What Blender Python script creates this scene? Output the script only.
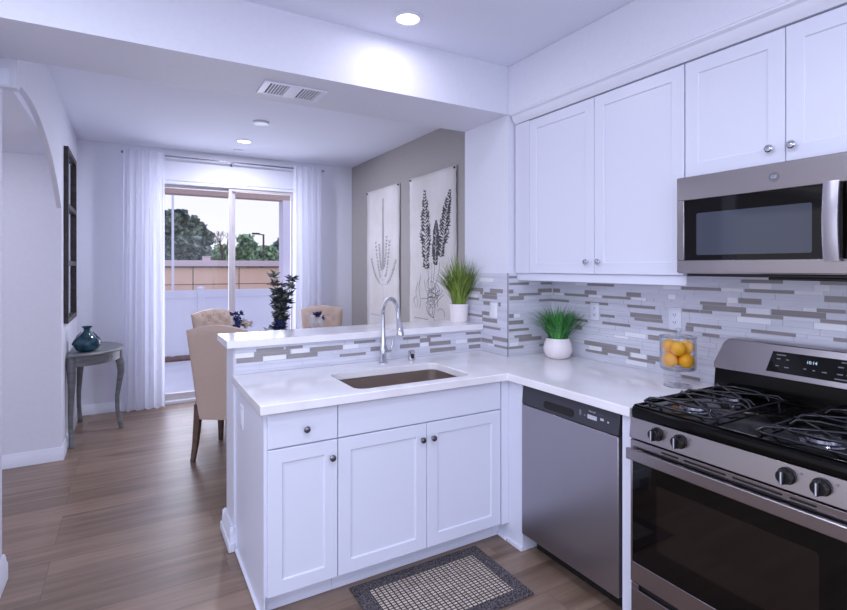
import bpy, bmesh, math, random
from math import sin, cos, pi, radians
from mathutils import Vector, Matrix
for o in list(bpy.data.objects): bpy.data.objects.remove(o)
S = bpy.context.scene
C = bpy.data.collections.new('place'); S.collection.children.link(C)
rnd = random.Random(7)

# ---------------------------------------------------------------- camera, world, lights, exposure
cam_d = bpy.data.cameras.new('camera'); cam = bpy.data.objects.new('camera', cam_d); C.objects.link(cam)
cam_d.sensor_width = 36; cam_d.lens = 36*507/847
cam_d.shift_y = -38/847
cam_d.clip_start = .05; cam_d.clip_end = 500
cam.location = (0, 0, 1.48); cam.rotation_euler = (radians(90), 0, -radians(30))
S.camera = cam
S.view_settings.view_transform = 'Standard'; S.view_settings.look = 'None'
S.view_settings.gamma = 1; S.view_settings.use_curve_mapping = False
S.view_settings.exposure = 0.07

W = bpy.data.worlds.new('sky'); S.world = W; W.use_nodes = True
wn = W.node_tree.nodes; wl = W.node_tree.links
bgn = wn['Background']
tc = wn.new('ShaderNodeTexCoord'); sep = wn.new('ShaderNodeSeparateXYZ'); rmp = wn.new('ShaderNodeValToRGB')
nz = wn.new('ShaderNodeTexNoise'); nz.inputs['Scale'].default_value = 2.0; nz.inputs['Detail'].default_value = 4
mixw = wn.new('ShaderNodeMix'); mixw.data_type = 'RGBA'; mixw.inputs[0].default_value = .12
wl.new(tc.outputs['Generated'], sep.inputs[0]); wl.new(sep.outputs['Z'], rmp.inputs[0])
wl.new(tc.outputs['Generated'], nz.inputs['Vector'])
rmp.color_ramp.elements[0].position = .12; rmp.color_ramp.elements[0].color = (.80, .79, .93, 1)
rmp.color_ramp.elements[1].position = .5; rmp.color_ramp.elements[1].color = (.60, .66, 1, 1)
wl.new(rmp.outputs[0], mixw.inputs[6]); wl.new(nz.outputs['Color'], mixw.inputs[7])
wl.new(mixw.outputs[2], bgn.inputs['Color']); bgn.inputs['Strength'].default_value = 1.3

def area(name, loc, rot, size, power, col=(1, 1, 1), size_y=None, spread=180):
    l = bpy.data.lights.new(name, 'AREA'); l.energy = power; l.color = col
    l.shape = 'RECTANGLE' if size_y else 'DISK'; l.size = size
    if size_y: l.size_y = size_y
    l.spread = radians(spread)
    o = bpy.data.objects.new(name, l); C.objects.link(o); o.location = loc; o.rotation_euler = rot
    return o
LT = (.63, .72, 1.0)
# kitchen can, unseen overhead fills added to lift the room, dining room can
area('can_and_fill_light', (1.224, 2.24, 2.735), (0, 0, 0), .13, 2.6, (.88, .84, 1))
for cx_, cy_ in ((.55, .75), (-.6, 1.5), (-.6, -.3), (.6, -.7)):
    area('can_and_fill_light', (cx_, cy_, 2.735), (0, 0, 0), .13, 16, (.76, .82, 1))  # added fill lamps out of view, no fixtures modelled
area('can_and_fill_light', (.99, 5.33, 2.735), (0, 0, 0), .13, 27, (.82, .84, 1))
# unseen fill panels added behind and beside the camera
area('rear_fill_light', (.2, -2.1, 1.2), (radians(94), 0, 0), 3.6, 36, LT, 2.2)
area('side_fill_light', (-2.3, .0, 1.5), (radians(90), 0, radians(-90)), 2.6, 24, LT, 2.0)
area('hall_fill_light', (-1.3, 3.9, 2.31), (0, 0, 0), .5, 6, (.84, .84, 1))  # unseen fill added to brighten the hall wall behind the arch
area('patio_door_light', (1.0, 6.35, 1.25), (radians(-90), 0, 0), 1.3, 30, (.80, .85, 1), 2.2)

# ---------------------------------------------------------------- materials
def lin(c):
    if max(c) > 1: c = [v/255 for v in c]
    return tuple(v/12.92 if v <= .04045 else ((v+.055)/1.055)**2.4 for v in c)+(1,)
def mat(name, col, rough=.5, metal=0, **k):
    m = bpy.data.materials.new(name); m.use_nodes = True
    b = m.node_tree.nodes['Principled BSDF']
    b.inputs['Base Color'].default_value = lin(col); b.inputs['Roughness'].default_value = rough
    b.inputs['Metallic'].default_value = metal
    for kk, v in k.items():
        kk = kk.replace('_', ' ')
        b.inputs[kk].default_value = v
    return m
def N(m, t): return m.node_tree.nodes.new(t)
def L(m, a, b): m.node_tree.links.new(a, b)
def B(m): return m.node_tree.nodes['Principled BSDF']
def noisy(m, c1, c2, scale=(5, 5, 5), detail=4, bump=0, rough=None, lo=.3, hi=.7, ns=1.0):
    t = N(m, 'ShaderNodeTexCoord'); mp = N(m, 'ShaderNodeMapping'); n = N(m, 'ShaderNodeTexNoise'); r = N(m, 'ShaderNodeValToRGB')
    mp.inputs['Scale'].default_value = scale; n.inputs['Scale'].default_value = ns; n.inputs['Detail'].default_value = detail
    L(m, t.outputs['Object'], mp.inputs[0]); L(m, mp.outputs[0], n.inputs['Vector']); L(m, n.outputs[0], r.inputs[0])
    r.color_ramp.elements[0].position = lo; r.color_ramp.elements[1].position = hi
    r.color_ramp.elements[0].color = lin(c1); r.color_ramp.elements[1].color = lin(c2)
    L(m, r.outputs[0], B(m).inputs['Base Color'])
    if bump:
        bp = N(m, 'ShaderNodeBump'); bp.inputs['Strength'].default_value = bump; bp.inputs['Distance'].default_value = .002
        L(m, n.outputs[0], bp.inputs['Height']); L(m, bp.outputs[0], B(m).inputs['Normal'])
    return m
M = {}
M['wall'] = noisy(mat('wall_paint', (224, 225, 236), .6), (223, 224, 235), (226, 227, 238), (40, 40, 40), bump=.05)
M['white'] = mat('white_trim_paint', (230, 232, 243), .35)
M['ceil'] = noisy(mat('ceiling_paint', (233, 236, 250), .8), (232, 235, 249), (235, 238, 251), (60, 60, 60), bump=.1)
M['grey'] = noisy(mat('grey_accent_paint', (163, 158, 154), .6), (160, 156, 152), (166, 161, 157), (40, 40, 40), bump=.05)
M['cab'] = mat('cabinet_lacquer', (222, 224, 237), .34)
M['quartz'] = noisy(mat('white_quartz', (238, 236, 238), .12), (232, 228, 232), (241, 240, 241), (6, 6, 6), 6)
M['quartz'].node_tree.nodes['Principled BSDF'].inputs['Roughness'].default_value = .12
def steel(name, col, rough, axis):
    m = mat(name, col, rough, 1); B(m).inputs['Anisotropic'].default_value = .5
    t = N(m, 'ShaderNodeTexCoord'); mp = N(m, 'ShaderNodeMapping'); n = N(m, 'ShaderNodeTexNoise'); mr = N(m, 'ShaderNodeMapRange')
    sc = [1.5, 1.5, 1.5]; sc[axis] = .4
    mp.inputs['Scale'].default_value = sc; n.inputs['Scale'].default_value = 1; n.inputs['Detail'].default_value = 0
    L(m, t.outputs['Object'], mp.inputs[0]); L(m, mp.outputs[0], n.inputs['Vector'])
    mr.inputs[3].default_value = rough-.04; mr.inputs[4].default_value = rough+.04
    L(m, n.outputs[0], mr.inputs[0]); L(m, mr.outputs[0], B(m).inputs['Roughness'])
    return m
M['steel'] = steel('brushed_steel', (164, 158, 160), .24, 1)
M['steel_v'] = steel('brushed_steel_vertical_grain', (172, 168, 174), .33, 2)
M['sink'] = steel('satin_sink_steel', (190, 178, 170), .38, 0)
M['chrome'] = mat('chrome', (205, 205, 212), .07, 1)
M['nickel'] = mat('dark_nickel', (120, 120, 128), .18, 1)
M['black'] = mat('black_enamel', (8, 7, 7), .12, Specular_IOR_Level=.16)
M['blackm'] = mat('black_plastic', (14, 13, 15), .3)
M['charcoal'] = mat('charcoal_plastic', (50, 50, 58), .3)
M['iron'] = mat('cast_iron', (30, 30, 34), .22)
M['bglass'] = mat('black_glass', (9, 7, 6), .04, Specular_IOR_Level=.3)
M['ovenglass'] = mat('oven_window_glass', (22, 15, 12), .05)
M['mwglass'] = mat('microwave_window_glass', (66, 70, 82), .06)
M['mark'] = mat('printed_mark', (190, 190, 200), .5)
M['dim'] = mat('dim_mark', (110, 110, 118), .5)
d = mat('clock_digits', (160, 190, 210), .5); B(d).inputs['Emission Color'].default_value = (.5, .7, .9, 1); B(d).inputs['Emission Strength'].default_value = .5; M['digit'] = d
M['tile_light'] = noisy(mat('pale_marble_strip', (214, 215, 226), .22), (205, 206, 217), (221, 222, 232), (3, 3, 40), 5)
M['tile_white'] = mat('white_glass_strip', (236, 236, 242), .08)
M['tile_dark'] = noisy(mat('taupe_stone_strip', (148, 143, 142), .3), (142, 137, 137), (156, 151, 150), (4, 4, 60), 4)
M['grout'] = mat('grout', (214, 215, 226), .8)
M['edge'] = mat('metal_tile_edge', (130, 130, 140), .3, .8)
M['lens'] = mat('lamp_lens', (255, 250, 245), .5)
B(M['lens']).inputs['Emission Color'].default_value = (1, .97, .95, 1); B(M['lens']).inputs['Emission Strength'].default_value = 3.5
M['wood'] = noisy(mat('dark_walnut', (80, 58, 48), .4), (60, 42, 36), (98, 72, 58), (8, 8, 30), 5)
M['linen'] = noisy(mat('beige_linen', (196, 174, 160), .9), (190, 168, 154), (202, 181, 167), (180, 180, 180), 2, bump=.3)
M['console'] = noisy(mat('weathered_grey_green_wood', (112, 114, 116), .45), (96, 99, 102), (126, 127, 129), (6, 6, 30), 5)
M['frame'] = noisy(mat('dark_bronze_frame', (44, 38, 36), .5), (34, 29, 28), (60, 52, 48), (30, 30, 30))
M['mirror'] = mat('mirror_glass', (200, 200, 210), .04, 1)
M['paper'] = noisy(mat('aged_canvas', (222, 219, 218), .85), (212, 207, 202), (228, 226, 226), (3, 3, 3), 4)
M['ink'] = mat('dark_ink', (66, 66, 70), .8)
M['inkl'] = mat('faded_ink', (112, 110, 110), .8)
M['pot'] = mat('white_ceramic', (238, 230, 232), .25)
M['soil'] = noisy(mat('soil', (50, 42, 32), .9), (34, 30, 22), (66, 54, 40), (80, 80, 80))
M['grass1'] = noisy(mat('olive_grass_blade', (110, 140, 48), .5), (74, 104, 40), (146, 168, 70), (30, 30, 6), 3)
M['grass2'] = noisy(mat('green_grass_blade', (58, 140, 62), .5), (30, 96, 44), (92, 176, 84), (30, 30, 6), 3)
M['lemon'] = noisy(mat('yellow_orange_peel', (255, 190, 20), .4), (254, 174, 12), (255, 200, 30), (14, 14, 14), 3, bump=.3)
M['navy'] = mat('navy_petal', (40, 48, 110), .6)
M['cream'] = mat('cream_petal', (225, 215, 205), .7)
M['leafd'] = mat('dark_leaf', (58, 66, 66), .45)
M['leafg'] = mat('grey_green_leaf', (150, 156, 152), .45)
M['napkin'] = mat('white_napkin', (238, 232, 230), .9)
M['rod'] = mat('rod_metal', (150, 150, 160), .25, .9)
M['concrete'] = noisy(mat('patio_concrete', (214, 212, 216), .8), (205, 204, 208), (222, 220, 224), (2, 2, 2), 5)
M['vinyl'] = mat('white_vinyl', (232, 233, 240), .4)
M['sash'] = mat('door_vinyl_backlit', (196, 190, 192), .4)  # sash vinyl greyed so its colour carries the backlit shade
M['stucco'] = noisy(mat('tan_stucco', (188, 164, 150), .9), (180, 156, 142), (196, 172, 158), (50, 50, 50), bump=.4)
M['stucco_w'] = noisy(mat('pale_stucco', (225, 220, 230), .9), (220, 215, 226), (230, 226, 236), (50, 50, 50), bump=.4)
M['peach'] = noisy(mat('peach_block_wall', (252, 214, 184), .9), (249, 208, 178), (254, 220, 192), (1, 1, 1), bump=.2)
M['pink'] = mat('pink_grey_coping', (232, 212, 214), .9)
M['asphalt'] = noisy(mat('road_ground', (120, 116, 118), .9), (108, 104, 106), (132, 128, 130), (1, 1, 1))
M['foliage1'] = noisy(mat('dark_foliage', (92, 112, 96), .8), (50, 74, 60), (150, 168, 146), (2.2, 2.2, 2.2), 3, lo=.4, hi=.62)
M['foliage2'] = noisy(mat('mid_foliage', (128, 160, 120), .8), (84, 122, 84), (180, 206, 156), (2.2, 2.2, 2.2), 3, lo=.4, hi=.62)
M['bark'] = mat('bark', (96, 84, 80), .9)
M['mulch'] = noisy(mat('brown_mulch', (110, 82, 76), .9), (86, 62, 58), (140, 104, 98), (30, 30, 30))
M['dark'] = mat('dark_gap', (12, 11, 12), .7)
# glasses
def glass(name, tint=(1, 1, 1), amt=.9, rough=0.0):
    m = bpy.data.materials.new(name); m.use_nodes = True; nt = m.node_tree; nt.nodes.clear()
    out = nt.nodes.new('ShaderNodeOutputMaterial'); mx = nt.nodes.new('ShaderNodeMixShader'); lw = nt.nodes.new('ShaderNodeLayerWeight'); lw.inputs[0].default_value = .5; fr = nt.nodes.new('ShaderNodeMath'); fr.operation = 'POWER'; fr.inputs[1].default_value = 3.2; nt.links.new(lw.outputs['Facing'], fr.inputs[0]); ad = nt.nodes.new('ShaderNodeMath'); ad.operation = 'ADD'; ad.inputs[1].default_value = .04; nt.links.new(fr.outputs[0], ad.inputs[0]); fr = ad
    tr = nt.nodes.new('ShaderNodeBsdfTransparent'); tr.inputs[0].default_value = tint+(1,)
    gl = nt.nodes.new('ShaderNodeBsdfGlossy'); gl.inputs['Roughness'].default_value = rough+.02
    ml = nt.nodes.new('ShaderNodeMath'); ml.operation = 'MULTIPLY'; ml.inputs[1].default_value = amt
    nt.links.new(fr.outputs[0], ml.inputs[0]); nt.links.new(ml.outputs[0], mx.inputs[0])
    nt.links.new(tr.outputs[0], mx.inputs[1]); nt.links.new(gl.outputs[0], mx.inputs[2]); nt.links.new(mx.outputs[0], out.inputs[0])
    return m
M['pane'] = glass('window_glass', (.98, .98, 1), .5)
M['jar'] = glass('clear_jar_glass', (.96, .96, .98), 1.5)
M['teal'] = mat('teal_art_glass', (40, 84, 104), .06)
noisy(M['teal'], (14, 24, 52), (60, 112, 128), (14, 14, 22), 5); B(M['teal']).inputs['Transmission Weight'].default_value = .25
m = bpy.data.materials.new('sheer_curtain'); m.use_nodes = True; nt = m.node_tree; nt.nodes.clear()
o_ = nt.nodes.new('ShaderNodeOutputMaterial'); d_ = nt.nodes.new('ShaderNodeBsdfDiffuse'); t_ = nt.nodes.new('ShaderNodeBsdfTranslucent'); p_ = nt.nodes.new('ShaderNodeBsdfTransparent')
a_ = nt.nodes.new('ShaderNodeMixShader'); b_ = nt.nodes.new('ShaderNodeMixShader')
d_.inputs[0].default_value = lin((240, 240, 248)); t_.inputs[0].default_value = lin((236, 238, 250)); a_.inputs[0].default_value = .55; b_.inputs[0].default_value = .10
nt.links.new(d_.outputs[0], a_.inputs[1]); nt.links.new(t_.outputs[0], a_.inputs[2]); nt.links.new(a_.outputs[0], b_.inputs[1]); nt.links.new(p_.outputs[0], b_.inputs[2]); nt.links.new(b_.outputs[0], o_.inputs[0])
M['sheer'] = m
# plank floor
m = mat('oak_plank_floor', (130, 112, 104), .33); M['floor'] = m
t = N(m, 'ShaderNodeTexCoord'); mp = N(m, 'ShaderNodeMapping'); mp.inputs['Location'].default_value = (.35, .06, 0)
br = N(m, 'ShaderNodeTexBrick'); br.inputs['Scale'].default_value = 1; br.inputs['Brick Width'].default_value = 1.22; br.inputs['Row Height'].default_value = .178
br.inputs['Mortar Size'].default_value = .0013; br.inputs['Mortar Smooth'].default_value = .3; br.inputs['Bias'].default_value = 0; br.offset = .37; br.offset_frequency = 3
br.inputs['Color1'].default_value = (0, 0, 0, 1); br.inputs['Color2'].default_value = (1, 1, 1, 1); br.inputs['Mortar'].default_value = (.5, .5, .5, 1)
L(m, t.outputs['Object'], mp.inputs[0]); L(m, mp.outputs[0], br.inputs['Vector'])
mg = N(m, 'ShaderNodeMapping'); mg.inputs['Scale'].default_value = (1.1, 15, 1)
off = N(m, 'ShaderNodeVectorMath'); off.operation = 'ADD'
sc = N(m, 'ShaderNodeVectorMath'); sc.operation = 'SCALE'; sc.inputs['Scale'].default_value = 13
L(m, br.outputs['Color'], sc.inputs[0]); L(m, t.outputs['Object'], off.inputs[0]); L(m, sc.outputs[0], off.inputs[1]); L(m, off.outputs[0], mg.inputs[0])
n1 = N(m, 'ShaderNodeTexNoise'); n1.inputs['Scale'].default_value = 1; n1.inputs['Detail'].default_value = 8; n1.inputs['Roughness'].default_value = .62; n1.inputs['Distortion'].default_value = .25
L(m, mg.outputs[0], n1.inputs['Vector'])
r1 = N(m, 'ShaderNodeValToRGB'); e = r1.color_ramp.elements
e[0].position = .25; e[0].color = lin((98, 79, 66)); e[1].position = .78; e[1].color = lin((156, 132, 113))
L(m, n1.outputs[0], r1.inputs[0])
hs = N(m, 'ShaderNodeHueSaturation'); mr = N(m, 'ShaderNodeMapRange'); mr.inputs[3].default_value = .80; mr.inputs[4].default_value = 1.12
L(m, br.outputs['Color'], mr.inputs[0]); L(m, mr.outputs[0], hs.inputs['Value']); L(m, r1.outputs[0], hs.inputs['Color'])
mm = N(m, 'ShaderNodeMix'); mm.data_type = 'RGBA'; mm.inputs[7].default_value = lin((88, 73, 65))
L(m, br.outputs['Fac'], mm.inputs[0]); L(m, hs.outputs[0], mm.inputs[6]); L(m, mm.outputs[2], B(m).inputs['Base Color'])
bp = N(m, 'ShaderNodeBump'); bp.inputs['Strength'].default_value = .12; bp.inputs['Distance'].default_value = .002
L(m, n1.outputs[0], bp.inputs['Height']); L(m, bp.outputs[0], B(m).inputs['Normal'])
# woven mat
m = mat('woven_mat_field', (190, 175, 160), .95); M['weave'] = m
t = N(m, 'ShaderNodeTexCoord'); br = N(m, 'ShaderNodeTexBrick'); br.inputs['Scale'].default_value = 1
br.inputs['Brick Width'].default_value = .0235; br.inputs['Row Height'].default_value = .0165; br.inputs['Mortar Size'].default_value = .0035; br.inputs['Mortar Smooth'].default_value = .4; br.offset = 0.0
br.inputs['Color1'].default_value = lin((214, 200, 184)); br.inputs['Color2'].default_value = lin((186, 170, 154)); br.inputs['Mortar'].default_value = lin((56, 50, 52))
L(m, t.outputs['Object'], br.inputs['Vector']); L(m, br.outputs['Color'], B(m).inputs['Base Color'])
bp = N(m, 'ShaderNodeBump'); bp.inputs['Distance'].default_value = .003; bp.invert = True; L(m, br.outputs['Fac'], bp.inputs['Height']); L(m, bp.outputs[0], B(m).inputs['Normal'])
M['matb'] = noisy(mat('charcoal_mat_border', (70, 66, 72), .95), (24, 21, 23), (112, 104, 108), (130, 130, 130), 3, bump=.6, lo=.38, hi=.66)

# ---------------------------------------------------------------- mesh helpers
ORG = {}
class G:
    def __init__(s): s.b = bmesh.new(); s.mi = 0
    def face(s, pts):
        try:
            f = s.b.faces.new([s.b.verts.new(p) for p in pts]); f.material_index = s.mi; return f
        except ValueError: return None
    def box(s, x0, x1, y0, y1, z0, z1):
        vs = [s.b.verts.new((x, y, z)) for x in (x0, x1) for y in (y0, y1) for z in (z0, z1)]
        for q in ((0, 1, 3, 2), (4, 6, 7, 5), (0, 4, 5, 1), (2, 3, 7, 6), (0, 2, 6, 4), (1, 5, 7, 3)):
            f = s.b.faces.new([vs[i] for i in q]); f.material_index = s.mi
        return s
    def loft(s, rings, cap=True, closed=False):
        R = [[s.b.verts.new(p) for p in r] for r in rings]; n = len(R[0])
        pairs = list(zip(R, R[1:])) + ([(R[-1], R[0])] if closed else [])
        for a, b in pairs:
            for i in range(n):
                f = s.b.faces.new((a[i], a[(i+1) % n], b[(i+1) % n], b[i])); f.material_index = s.mi
        if cap and not closed:
            for r in (R[0][::-1], R[-1]):
                f = s.b.faces.new(r); f.material_index = s.mi
        return s
    def lathe(s, prof, cx=0, cy=0, n=32, z0=0, cap=True):
        return s.loft([[(cx+r*cos(2*pi*i/n), cy+r*sin(2*pi*i/n), z0+z) for i in range(n)] for r, z in prof], cap)
    def tube(s, pts, r, n=8, closed=False, sq=1.0):
        pts = [Vector(p) for p in pts]; m = len(pts)
        if not hasattr(r, '__len__'): r = [r]*m
        T = []
        for i in range(m):
            a = pts[(i-1) % m] if (closed or i) else pts[i]; b = pts[(i+1) % m] if (closed or i < m-1) else pts[i]
            T.append((b-a).normalized())
        up = Vector((0, 0, 1)) if abs(T[0].z) < .9 else Vector((1, 0, 0))
        nrm = (up - T[0]*up.dot(T[0])).normalized(); rings = []
        for i in range(m):
            nrm = (nrm - T[i]*nrm.dot(T[i])).normalized(); bi = T[i].cross(nrm)
            rings.append([tuple(pts[i] + nrm*cos(2*pi*k/n+pi/n)*r[i] + bi*sin(2*pi*k/n+pi/n)*r[i]*sq) for k in range(n)])
        return s.loft(rings, True, closed)
    def prism(s, poly, axis, a, b):
        def P(p, t):
            return {'x': (t, p[0], p[1]), 'y': (p[0], t, p[1]), 'z': (p[0], p[1], t)}[axis]
        return s.loft([[P(p, a) for p in poly], [P(p, b) for p in poly]])
    def sphere(s, c, r, n=16, sc=(1, 1, 1)):
        k = bmesh.ops.create_uvsphere(s.b, u_segments=n, v_segments=max(6, n//2), radius=r)
        for v in k['verts']: v.co = Vector((v.co.x*sc[0]+c[0], v.co.y*sc[1]+c[1], v.co.z*sc[2]+c[2]))
        for v in k['verts']:
            for f in v.link_faces: f.material_index = s.mi
        return s
def obj(name, g, mats, parent=None, origin=None, bevel=0, smooth=35, recalc=True):
    """link a bmesh as ONE mesh object; coordinates are world ones for rooted things, made relative to the thing's base"""
    if recalc: bmesh.ops.recalc_face_normals(g.b, faces=g.b.faces)
    if origin is None and parent is not None: origin = ORG.get(parent.name)
    org = Vector(origin) if origin is not None else Vector((0, 0, 0))
    if origin is not None:
        for v in g.b.verts: v.co -= org
    me = bpy.data.meshes.new(name); g.b.to_mesh(me); g.b.free()
    for p in me.polygons: p.use_smooth = True
    me.set_sharp_from_angle(angle=radians(smooth))
    for mm_ in (mats if isinstance(mats, (list, tuple)) else [mats]): me.materials.append(M[mm_] if isinstance(mm_, str) else mm_)
    o = bpy.data.objects.new(name, me); C.objects.link(o)
    if parent is not None:
        o.parent = parent; ORG[o.name] = tuple(org)
    else:
        o.location = org; ORG[o.name] = tuple(org)
    if bevel:
        b = o.modifiers.new('bevel', 'BEVEL'); b.width = bevel; b.segments = 2; b.limit_method = 'ANGLE'; b.angle_limit = radians(40); b.harden_normals = False
    return o
def thing(name, label, cat, loc=(0, 0, 0), rz=0, group=None):
    o = bpy.data.objects.new(name, None); C.objects.link(o); o.empty_display_size = .1
    o.location = loc; o.rotation_euler = (0, 0, rz); o['label'] = label; o['category'] = cat; ORG[o.name] = tuple(loc)
    if rz: ORG[o.name] = (0, 0, 0)
    if group: o['group'] = group
    return o
def local(name, label, cat, loc, rz=0, group=None):
    o = thing(name, label, cat, loc, rz, group); ORG[o.name] = (0, 0, 0); return o
def tag(o, label, cat, group=None):
    o['label'] = label; o['category'] = cat
    if group: o['group'] = group
    return o
def struct(name, g, m, parent=None, bevel=0, origin=None):
    o = obj(name, g, m, parent, bevel=bevel, origin=origin)
    if parent is None: o['kind'] = 'structure'
    return o
def copy_tree(o, parent=None):
    c = o.copy(); C.objects.link(c)
    if parent: c.parent = parent
    for ch in [x for x in bpy.data.objects if x.parent == o]: copy_tree(ch, c)
    return c
def text_mesh(name, body, size, m, parent, origin_mat, extrude=.0004, align='CENTER'):
    cu = bpy.data.curves.new(name, 'FONT'); cu.body = body; cu.size = size; cu.extrude = extrude; cu.align_x = align; cu.align_y = 'CENTER'
    ob = bpy.data.objects.new(name, cu); C.objects.link(ob); bpy.context.view_layer.update()
    me = bpy.data.meshes.new_from_object(ob.evaluated_get(bpy.context.evaluated_depsgraph_get()))
    bpy.data.objects.remove(ob); me.transform(origin_mat); me.materials.clear(); me.materials.append(M[m])
    po = Vector(ORG[parent.name]); me.transform(Matrix.Translation(-po))
    o = bpy.data.objects.new(name, me); C.objects.link(o); o.parent = parent; ORG[o.name] = tuple(po)
    return o
# matrices placing flat text on a face that looks towards -X or -Y
def face_mx(x, y, z, tilt=0):   # reads left to right along -Y, faces -X
    return Matrix.Translation((x, y, z)) @ Matrix(((0, 0, -1, 0), (-1, 0, 0, 0), (0, 1, 0, 0), (0, 0, 0, 1))) @ Matrix.Rotation(tilt, 4, 'X')

XL, XR, YF = -.46, 2.45, 6.08         # dining left wall, right wall, far wall
BY0, BY1, BZ = 2.52, 3.0, 2.448       # beam
CX0 = 2.075                            # soffit / end wall face
ZC = 2.75
# ---------------------------------------------------------------- the room
g = G(); g.box(-4.5, XR+.1, -4, YF+.1, -.1, 0); struct('floor', g, 'floor')
g = G(); g.box(-4.5, XR+.12, -1.6, BY0, ZC, ZC+.1); g.box(XL-.12, XR+.12, BY0, YF+.12, ZC, ZC+.1)
struct('ceiling', g, 'ceil')
g = G(); g.box(-4.5, XL-.03, BY1, YF, 2.325, 2.4); struct('ceiling_hall', g, 'ceil')
g = G(); g.box(-3, XR, BY0, BY1, BZ, ZC)
struct('wall_beam', g, 'wall')
# right wall: kitchen part white, dining part grey
g = G(); g.box(XR, XR+.12, -1.6, BY1, 0, ZC); wr = struct('wall_right', g, 'wall')
g = G(); g.box(XR, XR+.12, BY1, YF, 0, ZC); struct('wall_right_dining', g, 'grey')
g = G(); g.box(CX0, XR, BY0, BY1, 0, BZ); we = struct('wall_end', g, 'wall')
g = G(); g.box(CX0, XR, -1.0, BY0, BZ, ZC); struct('wall_soffit', g, 'wall', bevel=.004)
# left dining wall with arched opening  y 2.45..4.76 (segmental arch)
def arch_pts(y0, y1, zs, za, n=20):
    c = (y0+y1)/2; hw = (y1-y0)/2; rise = za-zs; r = (hw*hw+rise*rise)/(2*rise); out = []
    for i in range(n+1):
        y = y0+(y1-y0)*i/n; out.append((y, za-r+math.sqrt(max(0, r*r-(y-c)**2))))
    return out
g = G(); T = XL-.12
ap = arch_pts(2.0, 4.76, 1.93, 2.37)
g.prism([(4.76, 0), (YF, 0), (YF, ZC), (4.76, ZC)], 'x', T, XL)
for (ya, za), (yb, zb) in zip(ap, ap[1:]):
    if yb > 3.062: g.prism([(max(ya, 3.062), za), (yb, zb), (yb, ZC), (max(ya, 3.062), ZC)], 'x', XL-.03, XL)
bmesh.ops.remove_doubles(g.b, verts=g.b.verts, dist=.0005)
struct('wall_left', g, 'wall')
g = G(); g.box(-4.5, T, 4.76, 4.88, 0, 2.6); struct('wall_hall', g, 'wall')
g = G(); g.box(-.75, -.525, 2.62, 3.06, 0, BZ); g.box(-.75, XL-.0005, 3.002, 3.0615, 2.315, ZC); struct('wall_post', g, 'wall')
# far wall with the door opening
DX0, DX1, DZ = .22, 1.76, 2.415
g = G(); g.box(T, DX0, YF, YF+.14, 0, ZC); g.box(DX1, XR+.12, YF, YF+.14, 0, ZC); g.box(DX0, DX1, YF, YF+.14, DZ, ZC)
struct('wall_far', g, 'wall')
# low back wall of the kitchen, left open above to let sky light in
g = G(); g.box(-4.5, XR+.12, -4.0, -3.9, 0, 1.0); struct('wall_back', g, 'wall')
# half wall of the peninsula
PW0, PW1 = 2.80, 3.03
g = G(); g.box(.467, CX0, PW0, PW1, 0, 1.058); wh = struct('wall_half', g, 'white', bevel=.003)
# baseboards
def bboard(g, p0, p1, n, h=.10, t=.015):
    (x0, y0), (x1, y1) = p0, p1; nx, ny = n
    prof = [(0, 0), (t, 0), (t, h*.62), (t*.7, h*.72), (t*.62, h*.86), (t*.3, h), (0, h)]
    g.loft([[(x+nx*a, y+ny*a, z) for a, z in prof] for x, y in ((x0, y0), (x1, y1))])
g = G(); bboard(g, (XL, 4.762), (XL, YF), (1, 0)); struct('baseboard_left', g, 'white')
g = G(); bboard(g, (-4.4, 4.76), (XL+.014, 4.76), (0, -1)); struct('baseboard_hall', g, 'white')
g = G(); bboard(g, (XL, YF), (DX0, YF), (0, -1)); bboard(g, (DX1, YF), (XR, YF), (0, -1)); struct('baseboard_far', g, 'white')
g = G(); bboard(g, (XR, BY1), (XR, YF), (-1, 0)); struct('baseboard_right', g, 'white')
g = G(); bboard(g, (-.525, 2.605), (-.525, 3.075), (1, 0), .12, .02); bboard(g, (-.75, 2.62), (-.51, 2.62), (0, -1), .12, .02); struct('baseboard_post', g, 'white')
g = G(); bboard(g, (.467, PW0-.02), (.467, PW1+.02), (-1, 0), .12, .022); bboard(g, (.447, PW0), (.487, PW0), (0, -1), .12, .022); bboard(g, (.447, PW1), (CX0, PW1), (0, 1), .12, .022)
g.box(.438, .467, PW0-.03, PW1+.03, 0, .045); struct('baseboard_half_wall', g, 'white', bevel=.003)

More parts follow.
